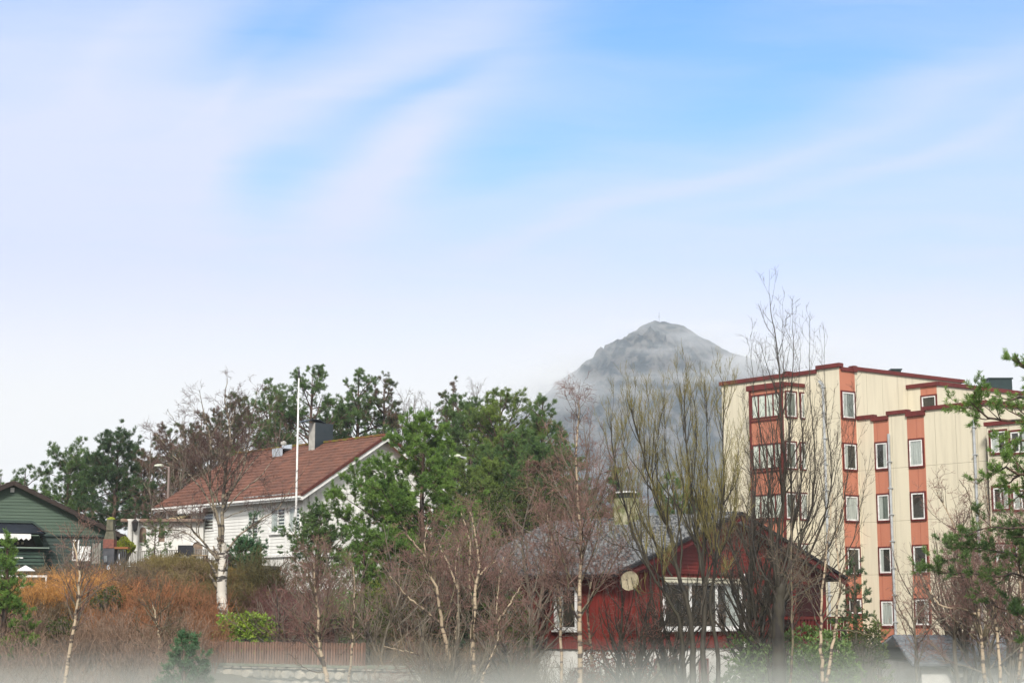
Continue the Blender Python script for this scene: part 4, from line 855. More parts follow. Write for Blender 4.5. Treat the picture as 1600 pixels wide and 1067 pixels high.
# ===== fence on stone wall =====
fa, fb = Pd(305, 1001, 50), Pd(565, 1004.5, 46.5); FF = Fac(fa[:2], fb[:2]); zt_ = fa[2] ; zbt_ = FF.hit(430, 1034)[1]
zr2 = fb[2]
pf = root('picket_fence', (fa[0], fa[1], zbt_), 'brown wooden picket fence on top of the stone wall', 'fence')
slope = lambda u: zt_ + (zr2 - zt_) * u / FF.len
M_fw = mat('brown_fence_wood', (.20, .11, .075), (.13, .075, .055), 7, .85, stretch=(1, 1, .3), island=.2); mb = MB(); u = .12; r2 = random.Random(5)
while u < FF.len:
    z1_ = slope(u) + r2.uniform(-.012, .012); FF.box(mb, u, u + .062, z1_ - .66, z1_, 0, .022); u += .098
mb.build('pickets', M_fw, pf)
for dz in (.12, .54):
    mb = MB(); mb.beam(FF.pt(0, slope(0) - dz, -.03), FF.pt(FF.len, slope(FF.len) - dz, -.03), .045, .08); mb.build('rail', M_fw, pf)
for j in range(5):
    u = FF.len * j / 4; mb = MB(); FF.box(mb, u - .04 + (.04 if j == 0 else 0), u + .05, slope(u) - .85, slope(u) + .02, -.12, -.052); mb.build('post', M_fw, pf)
# stone wall: individual faceted stones over a core
sw = root('stone_wall', (fa[0], fa[1], -3.4), 'dry stone wall carrying the picket fence', 'stone wall')
mb = MB(); FF.box(mb, .25, FF.len + 2, -3.4, zbt_ - .12, -.6, -.12); mb.build('wall_core', mat('dark_mortar', (.10, .095, .085)), sw)
mb = MB(); FF.box(mb, .2, FF.len + 2, zbt_ - .12, zbt_ - .05, -.65, .08); mb.build('coping', mat('mossy_coping', (.12, .14, .09), (.2, .2, .17), 6, bump=.02), sw)
r2 = random.Random(9); z = -3.3; vs, fs = [], []
while z < zbt_ - .18:
    hh_ = r2.uniform(.16, .3); u = .2 + r2.uniform(0, .2); hh_ = min(hh_, zbt_ - .13 - z)
    while u < FF.len + 2:
        w_ = r2.uniform(.2, .5); k = len(vs); nn = 9
        cu, cz = u + w_ / 2, z + hh_ / 2
        for t_, (sc_, dep) in enumerate(((1.0, -.1), (.96, .0), (.72, .07 + r2.random() * .05))):
            for i_ in range(nn):
                a = 2 * math.pi * i_ / nn + .3; ca, sa = math.cos(a), math.sin(a); g_ = (abs(ca) ** 4 + abs(sa) ** 4) ** -.25
                vs.append(FF.pt(cu + w_ / 2 * ca * g_ * sc_ * (1 + .08 * math.sin(i_ * 5 + k)), cz + hh_ / 2 * sa * g_ * sc_ * (1 + .08 * math.cos(i_ * 3 + k)), dep))
        for t_ in range(2):
            for i_ in range(nn): i2 = (i_ + 1) % nn; fs.append((k + t_ * nn + i_, k + t_ * nn + i2, k + (t_ + 1) * nn + i2, k + (t_ + 1) * nn + i_))
        fs.append(tuple(k + 2 * nn + i_ for i_ in range(nn))); u += w_ + .02
    z += hh_ + .02
mb = MB(); mb.v = vs; mb.f = fs; mb.build('stones', mat('field_stone', (.36, .32, .26), (.2, .19, .17), 2.5, .9, bump=.02, island=.35, bscale=14), sw)

# ===== flagpole and lamps =====
p = Pd(463, 778, 73); ztp = Pd(463, 590, 73)[2]; bz = tz(p[0], p[1]); fl = root('flagpole', (p[0], p[1], bz), 'tall white flagpole with dark finial before the white house', 'flagpole')
mb = MB(); mb.lathe((p[0], p[1], bz), [(.058, 0), (.046, (ztp - bz) * .5), (.03, ztp - bz)], 12); mb.build('pole', M_trimw, fl, True)
mb = MB(); mb.lathe((p[0], p[1], ztp), [(.035, -.02), (.06, .0), (.06, .08), (.025, .1), (.055, .2), (.02, .36), (.01, .45)], 10); mb.build('finial', mat('grey_finial', (.04, .04, .045)), fl, True)
def lamp(px, pyt, d, side, label, m):
    p = Pd(px, pyt, d); bz = tz(p[0], p[1]); o = root('street_lamp', (p[0], p[1], bz), label, 'street lamp', 'street lamps among the trees')
    mb = MB(); mb.lathe((p[0], p[1], bz), [(.1, 0), (.09, 1.5), (.065, p[2] - bz - .1), (.05, p[2] - bz)], 10); mb.build('pole', m, o, True)
    mb = MB(); mb.beam((p[0], p[1], p[2] - .03), (p[0] + side * .3, p[1], p[2] + .03), .07); mb.build('arm', m, o)
    mb = MB(); n_ = 10; c_ = np.array([p[0] + side * .55, p[1], p[2] + .06]); pr = [(-.3, .03), (-.25, .09), (-.1, .13), (.1, .14), (.24, .1), (.3, .02)]; k = 0
    for x0, r0 in pr:
        for i_ in range(n_): a = 2 * math.pi * i_ / n_; mb.v.append((float(c_[0] + x0), float(c_[1] + r0 * math.cos(a)), float(c_[2] + r0 * .7 * math.sin(a))))
    for j in range(len(pr) - 1):
        for i_ in range(n_): i2 = (i_ + 1) % n_; mb.f.append((j * n_ + i_, j * n_ + i2, (j + 1) * n_ + i2, (j + 1) * n_ + i_))
    mb.f.append(tuple(range(n_))); mb.f.append(tuple((len(pr) - 1) * n_ + i_ for i_ in range(n_))); mb.build('lamp_head', mat('pale_lamp_head', (.62, .66, .55)), o, True)
lamp(728, 714, 84, -1, 'grey street lamp with rounded head in front of the green pines', M_zinc)
lamp(264, 729, 96, -1, 'weathered street lamp behind the annex roof', mat('old_lamp_pole', (.25, .19, .17)))
# ------------------------------------------------------------------ vegetation
B_white = birch_mat('white_birch_bark', (.66, .62, .55), (.05, .045, .04), .52)
B_tan = birch_mat('tan_birch_bark', (.54, .43, .30), (.07, .05, .038), .51, (.20, .15, .10))
B_dark = birch_mat('mossy_dark_bark', (.034, .026, .021), (.016, .013, .011), .55, (.040, .036, .02), (3, 3, 1.2))
B_grey = birch_mat('grey_bark', (.16, .13, .11), (.05, .04, .035), .55, (.11, .1, .06), (3, 3, 1.5))
B_pine = birch_mat('pine_bark', (.13, .075, .05), (.04, .03, .025), .5, (.09, .06, .045), (4, 4, 2))
T_red = mat('reddish_twigs', (.23, .13, .11), (.155, .095, .078), 1.2, .85, island=.3)
T_brown = mat('brown_twigs', (.17, .125, .09), (.12, .095, .075), 1.2, .85, island=.3)
T_dark = mat('dark_twigs', (.075, .055, .048), (.055, .045, .035), 1.2, .85, island=.3)
T_pale = mat('pale_birch_twigs', (.27, .21, .16), (.13, .09, .075), 1.0, .85, island=.25)
T_yel = mat('yellow_green_twigs', (.22, .19, .06), (.14, .12, .05), .9, .85, island=.3)
T_far = mat('far_grey_twigs', (.17, .14, .135), (.12, .1, .1), 1, .9, island=.2)
T_limb = birch_mat('dark_limb_bark', (.13, .095, .07), (.05, .035, .03), .5, (.10, .09, .04))
N_bright = mat('bright_pine_needles', (.19, .30, .065), (.10, .19, .045), 1.1, .75, island=.35, trans=.35)
N_mid = mat('mid_pine_needles', (.125, .20, .055), (.065, .125, .042), .9, .75, island=.35, trans=.2)
N_dark = mat('dark_pine_needles', (.065, .12, .045), (.045, .08, .035), .9, .75, island=.35, trans=.15)
N_brown = mat('brown_tinged_needles', (.075, .11, .04), (.15, .09, .065), .8, .8, island=.35, trans=.15, contrast=(.44, .56))
N_yel = mat('yellow_pine_needles', (.18, .25, .05), (.11, .17, .045), 1.1, .75, island=.35, trans=.25)
N_blue = mat('blue_green_needles', (.09, .19, .08), (.05, .12, .055), 1.1, .75, island=.3, trans=.2)
L_rho = mat('rhododendron_leaves', (.26, .34, .04), (.14, .24, .035), 1.8, .5, island=.3, trans=.25, spec=.4)
L_rho2 = mat('dull_rhododendron_leaves', (.15, .24, .06), (.10, .16, .05), 1.8, .5, island=.3, trans=.2, spec=.4)
L_moss = mat('yellow_ball_leaves', (.26, .28, .03), (.16, .2, .03), 3, .8, island=.2, trans=.2)
L_olive = mat('olive_leaves', (.085, .105, .028), (.05, .07, .022), 1.5, .8, island=.3, trans=.2)
L_russet = mat('russet_dry_leaves', (.26, .09, .045), (.15, .06, .04), 1.8, .85, island=.35, trans=.2)

def PX(pts, d, dd=0.0, base=False):
    n = len(pts); w = []
    for k, (a, b) in enumerate(pts): w.append(Pd(a, b, d + dd * k / max(1, n - 1)))
    if base:
        z = tz(w[0][0], w[0][1]) - .15
        if w[0][2] > z + .3: w.insert(0, np.array([w[0][0] + (w[0][0] - w[1][0]) * .15, w[0][1], z]))
    return np.array(w)
LV_BIRCH = [dict(dens=2.8, ratio=.48, ang=(22, 50), up=.10, wig=.13, K=7, tmin=.30, lfall=.82, rr=.55),
            dict(dens=4.0, ratio=.48, ang=(25, 55), up=.05, wig=.2, K=5, rr=.55),
            dict(dens=7, ratio=.5, ang=(25, 60), up=.02, wig=.25, K=4, rr=.55, lmin=.2, rmin=.005),
            dict(dens=6.5, ratio=.6, ang=(25, 60), up=.0, wig=.25, K=3, lmin=.14, rr=.6, rmin=.0045)]
def bare(name, label, cat, paths, lv, bark, twig, seed, group=None, split=1, K=22, base=None, sides=8, nmain=None, limb=None, rs=1.0, td=1.0):
    """paths: list of (Nx3 world pts, r0, r1); split = levels kept with the trunk's bark"""
    r = np.random.default_rng(seed); P = np.stack([smooth_path(p, K) for p, _, _ in paths])
    jit = r.normal(0, .012, P.shape); jit[:, 0] = 0; P = P + jit
    rad = np.stack([a + (b - a) * np.linspace(0, 1, K) ** .8 for _, a, b in paths])
    b0 = paths[0][0][0] if base is None else base
    o = root(name, b0, label, cat, group); off = np.array(o.location)
    nm = nmain or len(paths); rad = rad.copy(); rad[nm:] *= rs
    tube_obj('trunk', [(P[:nm], rad[:nm], sides)], bark, o, off)
    cur = (P, rad); near, fine = [], []
    if nm < len(paths): near.append((P[nm:], rad[nm:], sides))
    for k, l in enumerate(lv):
        if k >= 2: l = dict(l, dens=l['dens'] * td)
        cur = grow(cur[0], cur[1], r, **l); (near if k < split else fine).append((cur[0], cur[1], 5 if k == 0 else 3))
    if near: tube_obj('crown', near, limb or bark, o, off)
    if fine: tube_obj('crown', fine, twig, o, off)
    return o, cur

def copy_tree(src, loc, rz=0.0, sc=1.0, label=None, group=None):
    c_ = src.copy(); C.objects.link(c_); c_.location = tuple(float(v) for v in loc); c_.rotation_euler = (0, 0, rz); c_.scale = (sc, sc, sc)
    if label: c_['label'] = label
    if group: c_['group'] = group
    for ch in [x for x in C.objects if x.parent == src]:
        d_ = ch.copy(); C.objects.link(d_); d_.parent = c_
    return c_

def needles(pos, dirs, r, M=20, ln=.09, w=.010, spread=.9, along=.10):
    n = len(pos); d = dirs / (np.linalg.norm(dirs, axis=1, keepdims=True) + 1e-9)
    q = r.normal(size=(n, M, 3)); dd = d[:, None, :]; q -= dd * np.sum(q * dd, 2, keepdims=True); q /= np.linalg.norm(q, axis=2, keepdims=True) + 1e-9
    f = r.random((n, M, 1)) ; v = dd * (1 - spread * .75 * r.random((n, M, 1))) + q * spread * r.uniform(.4, 1, (n, M, 1)); v /= np.linalg.norm(v, axis=2, keepdims=True)
    b = pos[:, None, :] + dd * along * (f - .8); s = np.cross(v, r.normal(size=(n, M, 3))); s /= np.linalg.norm(s, axis=2, keepdims=True) + 1e-9
    L_ = ln * r.uniform(.65, 1.2, (n, M, 1)); tip = b + v * L_; mid = b + v * L_ * .5
    V = np.stack([b, mid + s * w / 2, tip, mid - s * w / 2], 2).reshape(-1, 3); F = np.arange(len(V)).reshape(-1, 4); return V, F
def leafquads(pos, dirs, r, M=7, ln=.12, w=.04, spread=1.0):
    return needles(pos, dirs, r, M, ln, w, spread, .03)

def pine(label, px, pyt, d, hw, seed, mt=N_mid, base_f=.3, nl=46, M=40, ln=.17, w=.0125, group='pines behind the houses', name='pine_tree', lean=(0, 0), shape='round', d2=4.2, d3=5.0, limb_up=(5, 45), dens=1.0, rt=None, cat='pine', asym=None, gaps=.25, sub=.42, zbase=None, flat=.75):
    r = np.random.default_rng(seed); top = Pd(px, pyt, d); x0, y0_ = top[0] - lean[0], top[1] - lean[1]; zb_ = tz(x0, y0_) - .1 if zbase is None else zbase
    H = top[2] - zb_; o = root(name, (x0, y0_, zb_), label, cat, group); off = np.array(o.location); K = 16
    t = np.linspace(0, 1, K); P = np.stack([x0 + lean[0] * t ** 1.5 + .10 * hw * np.sin(t * 5 + seed) * t * (1 - t), y0_ + lean[1] * t, zb_ + H * t], 1)[None]
    rt = rt or .018 * H + .03; rad = (rt * (1 - t) ** .8 + .015)[None]
    tube_obj('trunk', [(P, rad, 7)], B_pine, o, off)
    n = nl; tt = base_f + (1 - base_f) * (np.arange(n) + r.random(n)) / n; tt = tt[r.random(n) > gaps * .4]; n = len(tt); az = (np.arange(n) * 2.4 + r.normal(0, .5, n))
    s = (tt - base_f) / (1 - base_f)
    if shape == 'dome': prof = (1 - s) ** .68 + .05
    elif shape == 'round': prof = np.clip(np.sin(np.pi * (.18 + .80 * s)) ** .75, .10, 1)
    elif shape == 'cone': prof = (1 - s) ** .85 + .08
    else: prof = np.clip((1.15 - s) ** .5 * (.55 + .45 * s * 1.2), .12, 1)
    Ln = hw * prof * r.uniform(.55, 1.15, n)
    if asym is not None: Ln *= 1 + asym[1] * np.cos(az - asym[0])
    el = np.radians(limb_up[0] + (limb_up[1] - limb_up[0]) * s + r.normal(0, 9, n)); k = tt * (K - 1); i0 = np.minimum(k.astype(int), K - 2); fr_ = (k - i0)[:, None]
    oo = P[0, i0] * (1 - fr_) + P[0, i0 + 1] * fr_; dv = np.stack([np.cos(az) * np.cos(el), np.sin(az) * np.cos(el), np.sin(el)], 1); pts = [oo]
    for _ in range(5):
        dv = dv + r.normal(0, .13, dv.shape) + np.array([0, 0, .07]); dv /= np.linalg.norm(dv, axis=1, keepdims=True); pts.append(pts[-1] + dv * (Ln / 5)[:, None])
    A1 = np.stack(pts, 1); R1 = np.maximum(.012, rt * .28 * (Ln / hw))[:, None] * np.linspace(1, .3, 6)[None]
    A2, R2 = grow(A1, R1, r, dens=d2 * dens, ratio=sub, ang=(30, 65), up=.10, wig=.14, K=4, tmin=.28, lfall=.35, flat=flat, lmin=.3, rmin=.006)
    A3, R3 = grow(A2, R2, r, dens=d3 * dens, ratio=.5, ang=(30, 70), up=.22, wig=.2, K=3, tmin=.2, lmin=.16, rmin=.005, flat=.3)
    tube_obj('branches', [(A1, R1, 5), (A2, R2, 3), (A3, R3, 3)], B_pine, o, off)
    tp = np.concatenate([A3[:, -1], A3[:, 1], A2[:, -1], A1[:, -1], P[:, -1]]); td = np.concatenate([A3[:, -1] - A3[:, -2] + [0, 0, .03], A3[:, 1] - A3[:, 0], A2[:, -1] - A2[:, -2], A1[:, -1] - A1[:, -2], P[:, -1] - P[:, -2]])
    V, F = needles(tp, td, r, M, ln, w); link('needles', np_mesh('needles', V - off, [F]), mt, o); return o

pn = pine
# --- background pines left to right
pn('small pine showing just above the green house roof', 40, 733, 96, 1.8, 1, N_mid, .2, 30)
pn('tiny pine tip at the left edge above the green roof', 2, 742, 98, 1.2, 201, N_mid, .2, 24)
pn('open umbrella pine right of the green roof peak', 108, 722, 92, 3.0, 2, N_mid, .36, 52, gaps=.4, shape='umb')
pn('tall dark pine with bare trunk behind the outdoor fireplace', 184, 697, 90, 3.0, 3, N_dark, .36, 60, gaps=.3, shape='umb')
pn('slim green pine between the umbrella pine and the dark pine', 147, 722, 94, 2.5, 31, N_mid, .32, 44, gaps=.3)
pn('brown tinged pine behind the old street lamp', 266, 672, 104, 3.0, 4, N_brown, .2, 46)
pn('dull brown pine behind the annex roof', 226, 716, 100, 2.4, 5, N_brown, .15, 40)
pn('brown pine behind the crown of the big birch', 368, 625, 110, 3.4, 6, N_brown, .15, 56)
pn('low brown pine at the far end of the brown roof', 315, 652, 112, 3.0, 61, N_brown, .15, 46)
pn('green topped pine left of the flagpole', 424, 602, 106, 2.6, 7, N_mid, .3, 46)
pn('full green pine right of the flagpole', 488, 586, 104, 3.4, 8, N_mid, .25, 60)
pn('pine directly behind the dark chimney', 533, 622, 110, 2.4, 81, N_brown, .2, 44)
pn('straight pine right of the dark chimney', 560, 588, 108, 2.8, 9, N_mid, .35, 50)
pn('pointed pine above the right end of the brown ridge', 600, 594, 108, 2.5, 10, N_brown, .35, 46)
pn('russet brown pine with green top behind the big bright pine', 708, 601, 108, 2.5, 11, N_brown, .3, 46)
pn('broad green pine left of the misty mountain', 782, 618, 90, 3.1, 12, N_yel, .2, 80, asym=(0, .2))
pn('rounded green pine beside the mountain foot', 848, 628, 88, 2.2, 13, N_mid, .3, 50)
pn('spreading green pine behind the small street lamp', 738, 634, 94, 3.6, 14, N_mid, .2, 80)
pn('low yellow green pine below the small street lamp', 745, 742, 78, 2.8, 15, N_yel, .15, 60)
pn('green pine between small street lamp and reddish birch', 815, 690, 80, 3.2, 16, N_mid, .15, 70)
pn('shaded pine behind the left end of the grey roof', 850, 735, 74, 2.6, 17, N_brown, .15, 50)
pn('small green pine behind the pale roof chimney', 962, 740, 76, 1.8, 18, N_mid, .15, 40)
pn('small green pine left of the pale roof chimney', 900, 745, 78, 1.9, 19, N_mid, .15, 40)
pn('green pine behind the yellow willow stems', 1052, 752, 84, 2.2, 191, N_mid, .2, 40)
# --- nearer conifers
pn('big bright green pine covering the gable of the white house', 664, 657, 62, 4.1, 20, N_bright, .08, 120, M=40, ln=.13, w=.015, group=None, d2=4.4, d3=7.5, asym=(R(190), .16), shape='dome', limb_up=(2, 42), sub=.32, rt=.16, gaps=.5, flat=.85)
pn('dark green young pine with upright shoots below the white gable', 498, 815, 67, 2.0, 21, N_mid, .05, 60, M=26, ln=.11, w=.018, group=None, limb_up=(30, 70), name='young_pine')
pn('low green pine spreading under the big bright pine', 568, 850, 60, 2.4, 22, N_bright, .05, 60, M=22, ln=.11, w=.018, group=None, shape='umb', name='young_pine')
pn('bright green young pine at the left edge', 12, 848, 46, 1.15, 23, N_bright, .03, 70, M=28, ln=.10, w=.014, group=None, limb_up=(20, 60), name='young_pine', shape='cone', d2=5, d3=7)
pn('hazy blue green young pine in front of the stone wall', 288, 1004, 40, 1.15, 24, N_blue, .03, 60, M=26, ln=.09, w=.012, group=None, limb_up=(25, 60), name='young_pine', shape='cone', d2=6, d3=8)
pn('small round topped conifer standard on the terrace', 243, 822, 78, .75, 25, N_mid, .5, 30, M=16, ln=.09, w=.016, group=None, name='small_conifer', cat='conifer', rt=.03, d2=6, d3=6)
pn('small shaped conifer against the white house wall', 397, 806, 76, .5, 26, N_blue, .5, 24, M=14, ln=.09, w=.016, group=None, name='small_conifer', cat='conifer', rt=.03, d2=6, d3=6)
pn('green juniper beside the big birch trunk', 384, 852, 71, 1.15, 27, N_blue, .02, 60, M=26, ln=.1, w=.02, group=None, name='juniper', cat='juniper', limb_up=(0, 30), d2=6, d3=6)
pn('dark spruce between the red house and the apartment block', 1334, 880, 56, 1.25, 28, N_dark, .05, 60, M=24, ln=.08, w=.014, group=None, name='spruce_tree', cat='spruce', shape='cone', limb_up=(-5, 30), d2=5, d3=7)
pn('yellowish young conifer below the apartment block', 1372, 972, 60, .8, 29, N_yel, .05, 40, M=20, ln=.08, w=.014, group=None, name='young_conifer', cat='conifer', shape='cone', limb_up=(20, 60))

# right edge pines with reaching limbs, built from explicit limbs
def limb_pine(label, trunk, limbs, seed, mt, M=40, ln=.09, w=.011, rl=.045, group=None, d2=4.6, d3=7.5):
    r = np.random.default_rng(seed); o = root('pine_tree', trunk[0], label, 'pine', group); off = np.array(o.location)
    P = smooth_path(trunk, 16)[None]; rad = np.linspace(.17, .05, 16)[None]; tube_obj('trunk', [(P, rad, 9)], B_pine, o, off)
    A1 = np.stack([smooth_path(l, 8) for l in limbs]); A1[:, 1:] += r.normal(0, .03, A1[:, 1:].shape); R1 = np.full((len(limbs), 1), rl) * np.linspace(1, .25, 8)[None]
    tmin = .25
    A2, R2 = grow(A1, R1, r, dens=d2, ratio=.34, ang=(25, 60), up=.10, wig=.16, K=5, tmin=tmin, lfall=.4, flat=.4, lmin=.3, rmin=.005)
    A3, R3 = grow(A2, R2, r, dens=d3, ratio=.5, ang=(25, 65), up=.2, wig=.18, K=3, tmin=.25, lmin=.16, rmin=.004, flat=.3)
    tube_obj('branches', [(A1, R1, 6), (A2, R2, 4), (A3, R3, 3)], B_pine, o, off)
    tp = np.concatenate([A3[:, -1], A3[:, 1], A2[:, -1], A1[:, -1]]); td = np.concatenate([A3[:, -1] - A3[:, -2] + [0, 0, .03], A3[:, 1] - A3[:, 0], A2[:, -1] - A2[:, -2], A1[:, -1] - A1[:, -2]])
    V, F = needles(tp, td, r, M, ln, w); link('needles', np_mesh('needles', V - off, [F]), mt, o); return o
D = 33; tr = PX([(1668, 1060), (1662, 900), (1668, 700), (1660, 540)], D, base=True)
limb_pine('bright pine reaching in from the right edge', tr, [PX(l, D, dd) for l, dd in [([(1666, 660), (1620, 655), (1560, 655), (1512, 628)], -1.2), ([(1664, 650), (1610, 625), (1560, 625), (1530, 640)], .8), ([(1664, 610), (1630, 590), (1600, 575), (1585, 556)], -.5), ([(1664, 600), (1640, 600), (1610, 610), (1590, 615)], .9),
    ([(1666, 700), (1620, 690), (1585, 688), (1560, 700)], 1.0), ([(1668, 760), (1620, 745), (1575, 735), (1548, 742)], -.8), ([(1668, 740), (1630, 735), (1590, 745), (1570, 760)], .6), ([(1668, 780), (1640, 770), (1600, 765), (1580, 770)], -.5), ([(1664, 640), (1700, 620), (1740, 600), (1780, 610)], .5), ([(1666, 700), (1710, 690), (1760, 690), (1790, 670)], -.6), ([(1661, 590), (1650, 570), (1640, 545), (1625, 520)], .2)]], 301, N_bright)
D = 37; tr = PX([(1700, 1060), (1690, 980), (1680, 850), (1670, 800)], D, base=True)
limb_pine('dark low pine branches at the lower right edge', tr, [PX(l, D, dd) for l, dd in [([(1690, 940), (1600, 905), (1540, 895), (1470, 893)], -.6), ([(1680, 900), (1600, 870), (1540, 858), (1478, 852)], .5), ([(1680, 860), (1620, 830), (1560, 822), (1510, 835)], -.4), ([(1690, 990), (1620, 975), (1590, 960), (1540, 940)], .4), ([(1680, 860), (1640, 840), (1600, 850), (1580, 870)], .6)]], 302, N_mid, rl=.04)

# --- birches and other bare trees
D = 56
pth = [(PX([(354, 985), (346, 930), (349, 880), (347, 850)], D, base=True), .19, .15),
       (PX([(347, 852), (348, 800), (352, 740), (360, 680), (352, 620), (356, 592)], D, .3), .13, .012),
       (PX([(346, 860), (340, 810), (328, 760), (330, 700), (318, 640), (312, 610)], D, -.9), .11, .01),
       (PX([(347, 848), (352, 790), (380, 730), (392, 660), (404, 605)], D, 1.0), .09, .01),
       (PX([(345, 880), (322, 852), (295, 822), (262, 800), (236, 772), (215, 742)], D, -1.2), .085, .009),
       (PX([(346, 872), (315, 850), (285, 830), (240, 822), (205, 805)], D, 1.2), .05, .008),
       (PX([(350, 868), (372, 838), (402, 815), (432, 795), (450, 770), (475, 735)], D, -.6), .075, .009),
       (PX([(349, 835), (322, 775), (285, 730), (255, 690), (236, 672)], D, .9), .07, .008),
       (PX([(350, 800), (375, 770), (405, 745), (425, 720), (440, 695)], D, .5), .05, .008),
       (PX([(344, 790), (310, 730), (280, 670), (262, 640)], D, -.3), .05, .008),
       (PX([(349, 810), (375, 800), (400, 795), (420, 808)], D, .9), .03, .006),
       (PX([(350, 760), (390, 700), (420, 650), (428, 630)], D, -1.0), .05, .008)]
bare('birch_tree', 'large white trunked birch spreading in front of the white house', 'birch', pth, [dict(LV_BIRCH[0], dens=3.0, tmin=.22, ratio=.46), dict(LV_BIRCH[1], dens=4.2), dict(LV_BIRCH[2], dens=5.5), dict(LV_BIRCH[3], dens=5)], B_white, mat('dark_red_twigs', (.115, .068, .06), (.085, .055, .048), 1.2, .85, island=.3), 401, split=1, K=22, nmain=1, limb=birch_mat('birch_limb_bark', (.30, .25, .20), (.06, .05, .04), .47, (.14, .12, .07)), rs=.6, td=2.3)

D = 40
bare('birch_tree', 'thin leaning young birch among the orange brush on the left', 'birch', [(PX([(100, 1075), (112, 1000), (120, 950), (124, 900), (118, 860), (116, 838)], D, base=True), .06, .012), (PX([(122, 945), (132, 920), (142, 900), (152, 880)], D, .3), .03, .008), (PX([(121, 935), (112, 900), (108, 870)], D, -.3), .02, .006), (PX([(118, 985), (128, 972), (140, 965)], D, .4), .015, .005)],
     [dict(dens=5, ratio=.3, ang=(20, 50), up=.1, wig=.12, K=5, tmin=.35), dict(dens=7, ratio=.5, ang=(25, 55), K=4, wig=.2), dict(dens=7, ratio=.6, K=3, lmin=.1, rmin=.0035)], B_tan, T_red, 402, nmain=1, limb=T_limb, td=1.8, rs=.75)
bare('young_tree', 'short pale stemmed sapling in the rust coloured brush', 'sapling', [(PX([(247, 1030), (248, 990), (243, 965), (238, 940)], 46, base=True), .05, .015), (PX([(243, 965), (228, 945), (215, 930)], 46, .3), .025, .006), (PX([(243, 965), (262, 945), (275, 925)], 46, -.3), .025, .006), (PX([(241, 955), (245, 930), (250, 912)], 46, .1), .02, .006)],
     [dict(dens=7, ratio=.5, ang=(25, 55), up=.1, wig=.15, K=5, tmin=.2), dict(dens=8, ratio=.5, K=4, wig=.2), dict(dens=7, ratio=.6, K=3, lmin=.1, rmin=.0035)], B_tan, mat('olive_twigs', (.09, .08, .045), (.07, .055, .03), 1, .85, island=.3), 403, nmain=1, limb=T_limb, td=1.8, rs=.75)
D = 39
bare('birch_tree', 'thin orange barked birch with paired stems in front of the fence', 'birch', [(PX([(512, 1075), (506, 1040), (498, 1000), (496, 960), (492, 910), (490, 880)], D, base=True), .07, .015), (PX([(498, 1000), (476, 975), (455, 955), (430, 940)], D, -.4), .03, .006), (PX([(500, 1010), (509, 980), (513, 960), (510, 935)], D, .3), .03, .008), (PX([(503, 1030), (470, 1000), (450, 1000), (425, 985)], D, .3), .02, .006), (PX([(494, 930), (484, 900), (478, 870)], D, .3), .02, .006), (PX([(505, 1050), (480, 1045), (450, 1020)], D, -.5), .02, .006)],
     [dict(dens=4, ratio=.4, ang=(22, 50), up=.12, wig=.14, K=6, tmin=.3), dict(dens=5.5, ratio=.5, K=4, wig=.2), dict(dens=7, ratio=.55, K=3, lmin=.15), dict(dens=6, ratio=.6, K=3, lmin=.1, rmin=.0035)], B_tan, T_red, 404, nmain=1, limb=T_limb, td=1.8, rs=.75)
bare('birch_tree', 'slender single stemmed birch right of the picket fence', 'birch', [(PX([(543, 1075), (548, 1030), (551, 1000), (553, 960), (554, 920), (552, 885)], 42, base=True), .045, .01), (PX([(550, 1000), (540, 1015), (530, 1025)], 42, -.3), .015, .005)],
     [dict(dens=4, ratio=.28, ang=(22, 50), up=.1, wig=.14, K=5, tmin=.4), dict(dens=6, ratio=.55, K=4, wig=.2), dict(dens=7, ratio=.6, K=3, lmin=.12, rmin=.0035)], B_tan, T_red, 405, nmain=1, limb=T_limb, td=1.8, rs=.75)
D = 42
st = [([(740, 1075), (738, 1010), (742, 940), (748, 880), (742, 830), (735, 800)], .085, 0), ([(710, 1075), (700, 1020), (692, 980), (684, 930), (670, 890), (664, 850), (668, 810)], .08, -.8), ([(738, 1020), (740, 960), (733, 900), (734, 850), (722, 800)], .055, .7), ([(752, 1075), (762, 1040), (778, 1000), (776, 960), (780, 910), (786, 870)], .05, .5),
      ([(708, 1060), (712, 1000), (716, 930), (712, 880), (720, 840)], .06, 1.0), ([(690, 975), (660, 950), (635, 930), (618, 910), (600, 890)], .035, -1), ([(778, 970), (795, 945), (808, 925), (815, 915)], .03, .2), ([(716, 920), (700, 880), (685, 850), (670, 830)], .03, .6), ([(748, 900), (762, 885), (775, 875)], .03, .4), ([(700, 1030), (670, 1030), (640, 1018), (600, 1010)], .03, -.8), ([(690, 1060), (660, 1050), (620, 1052)], .02, -.9), ([(664, 870), (640, 840), (625, 815)], .035, -.6)]
bare('birch_tree', 'clump of tan barked birch stems left of the red house', 'birch', [(PX(a, D, dd, base=(a[0][1] > 1050)), r0, .01) for a, r0, dd in st], [dict(LV_BIRCH[0], dens=2.4, tmin=.35, ratio=.42), dict(LV_BIRCH[1], dens=4.2), dict(LV_BIRCH[2], dens=6), dict(LV_BIRCH[3], dens=6)], B_tan, T_red, 406, split=1, nmain=12, limb=T_limb, td=1.8, rs=.75)
D = 43
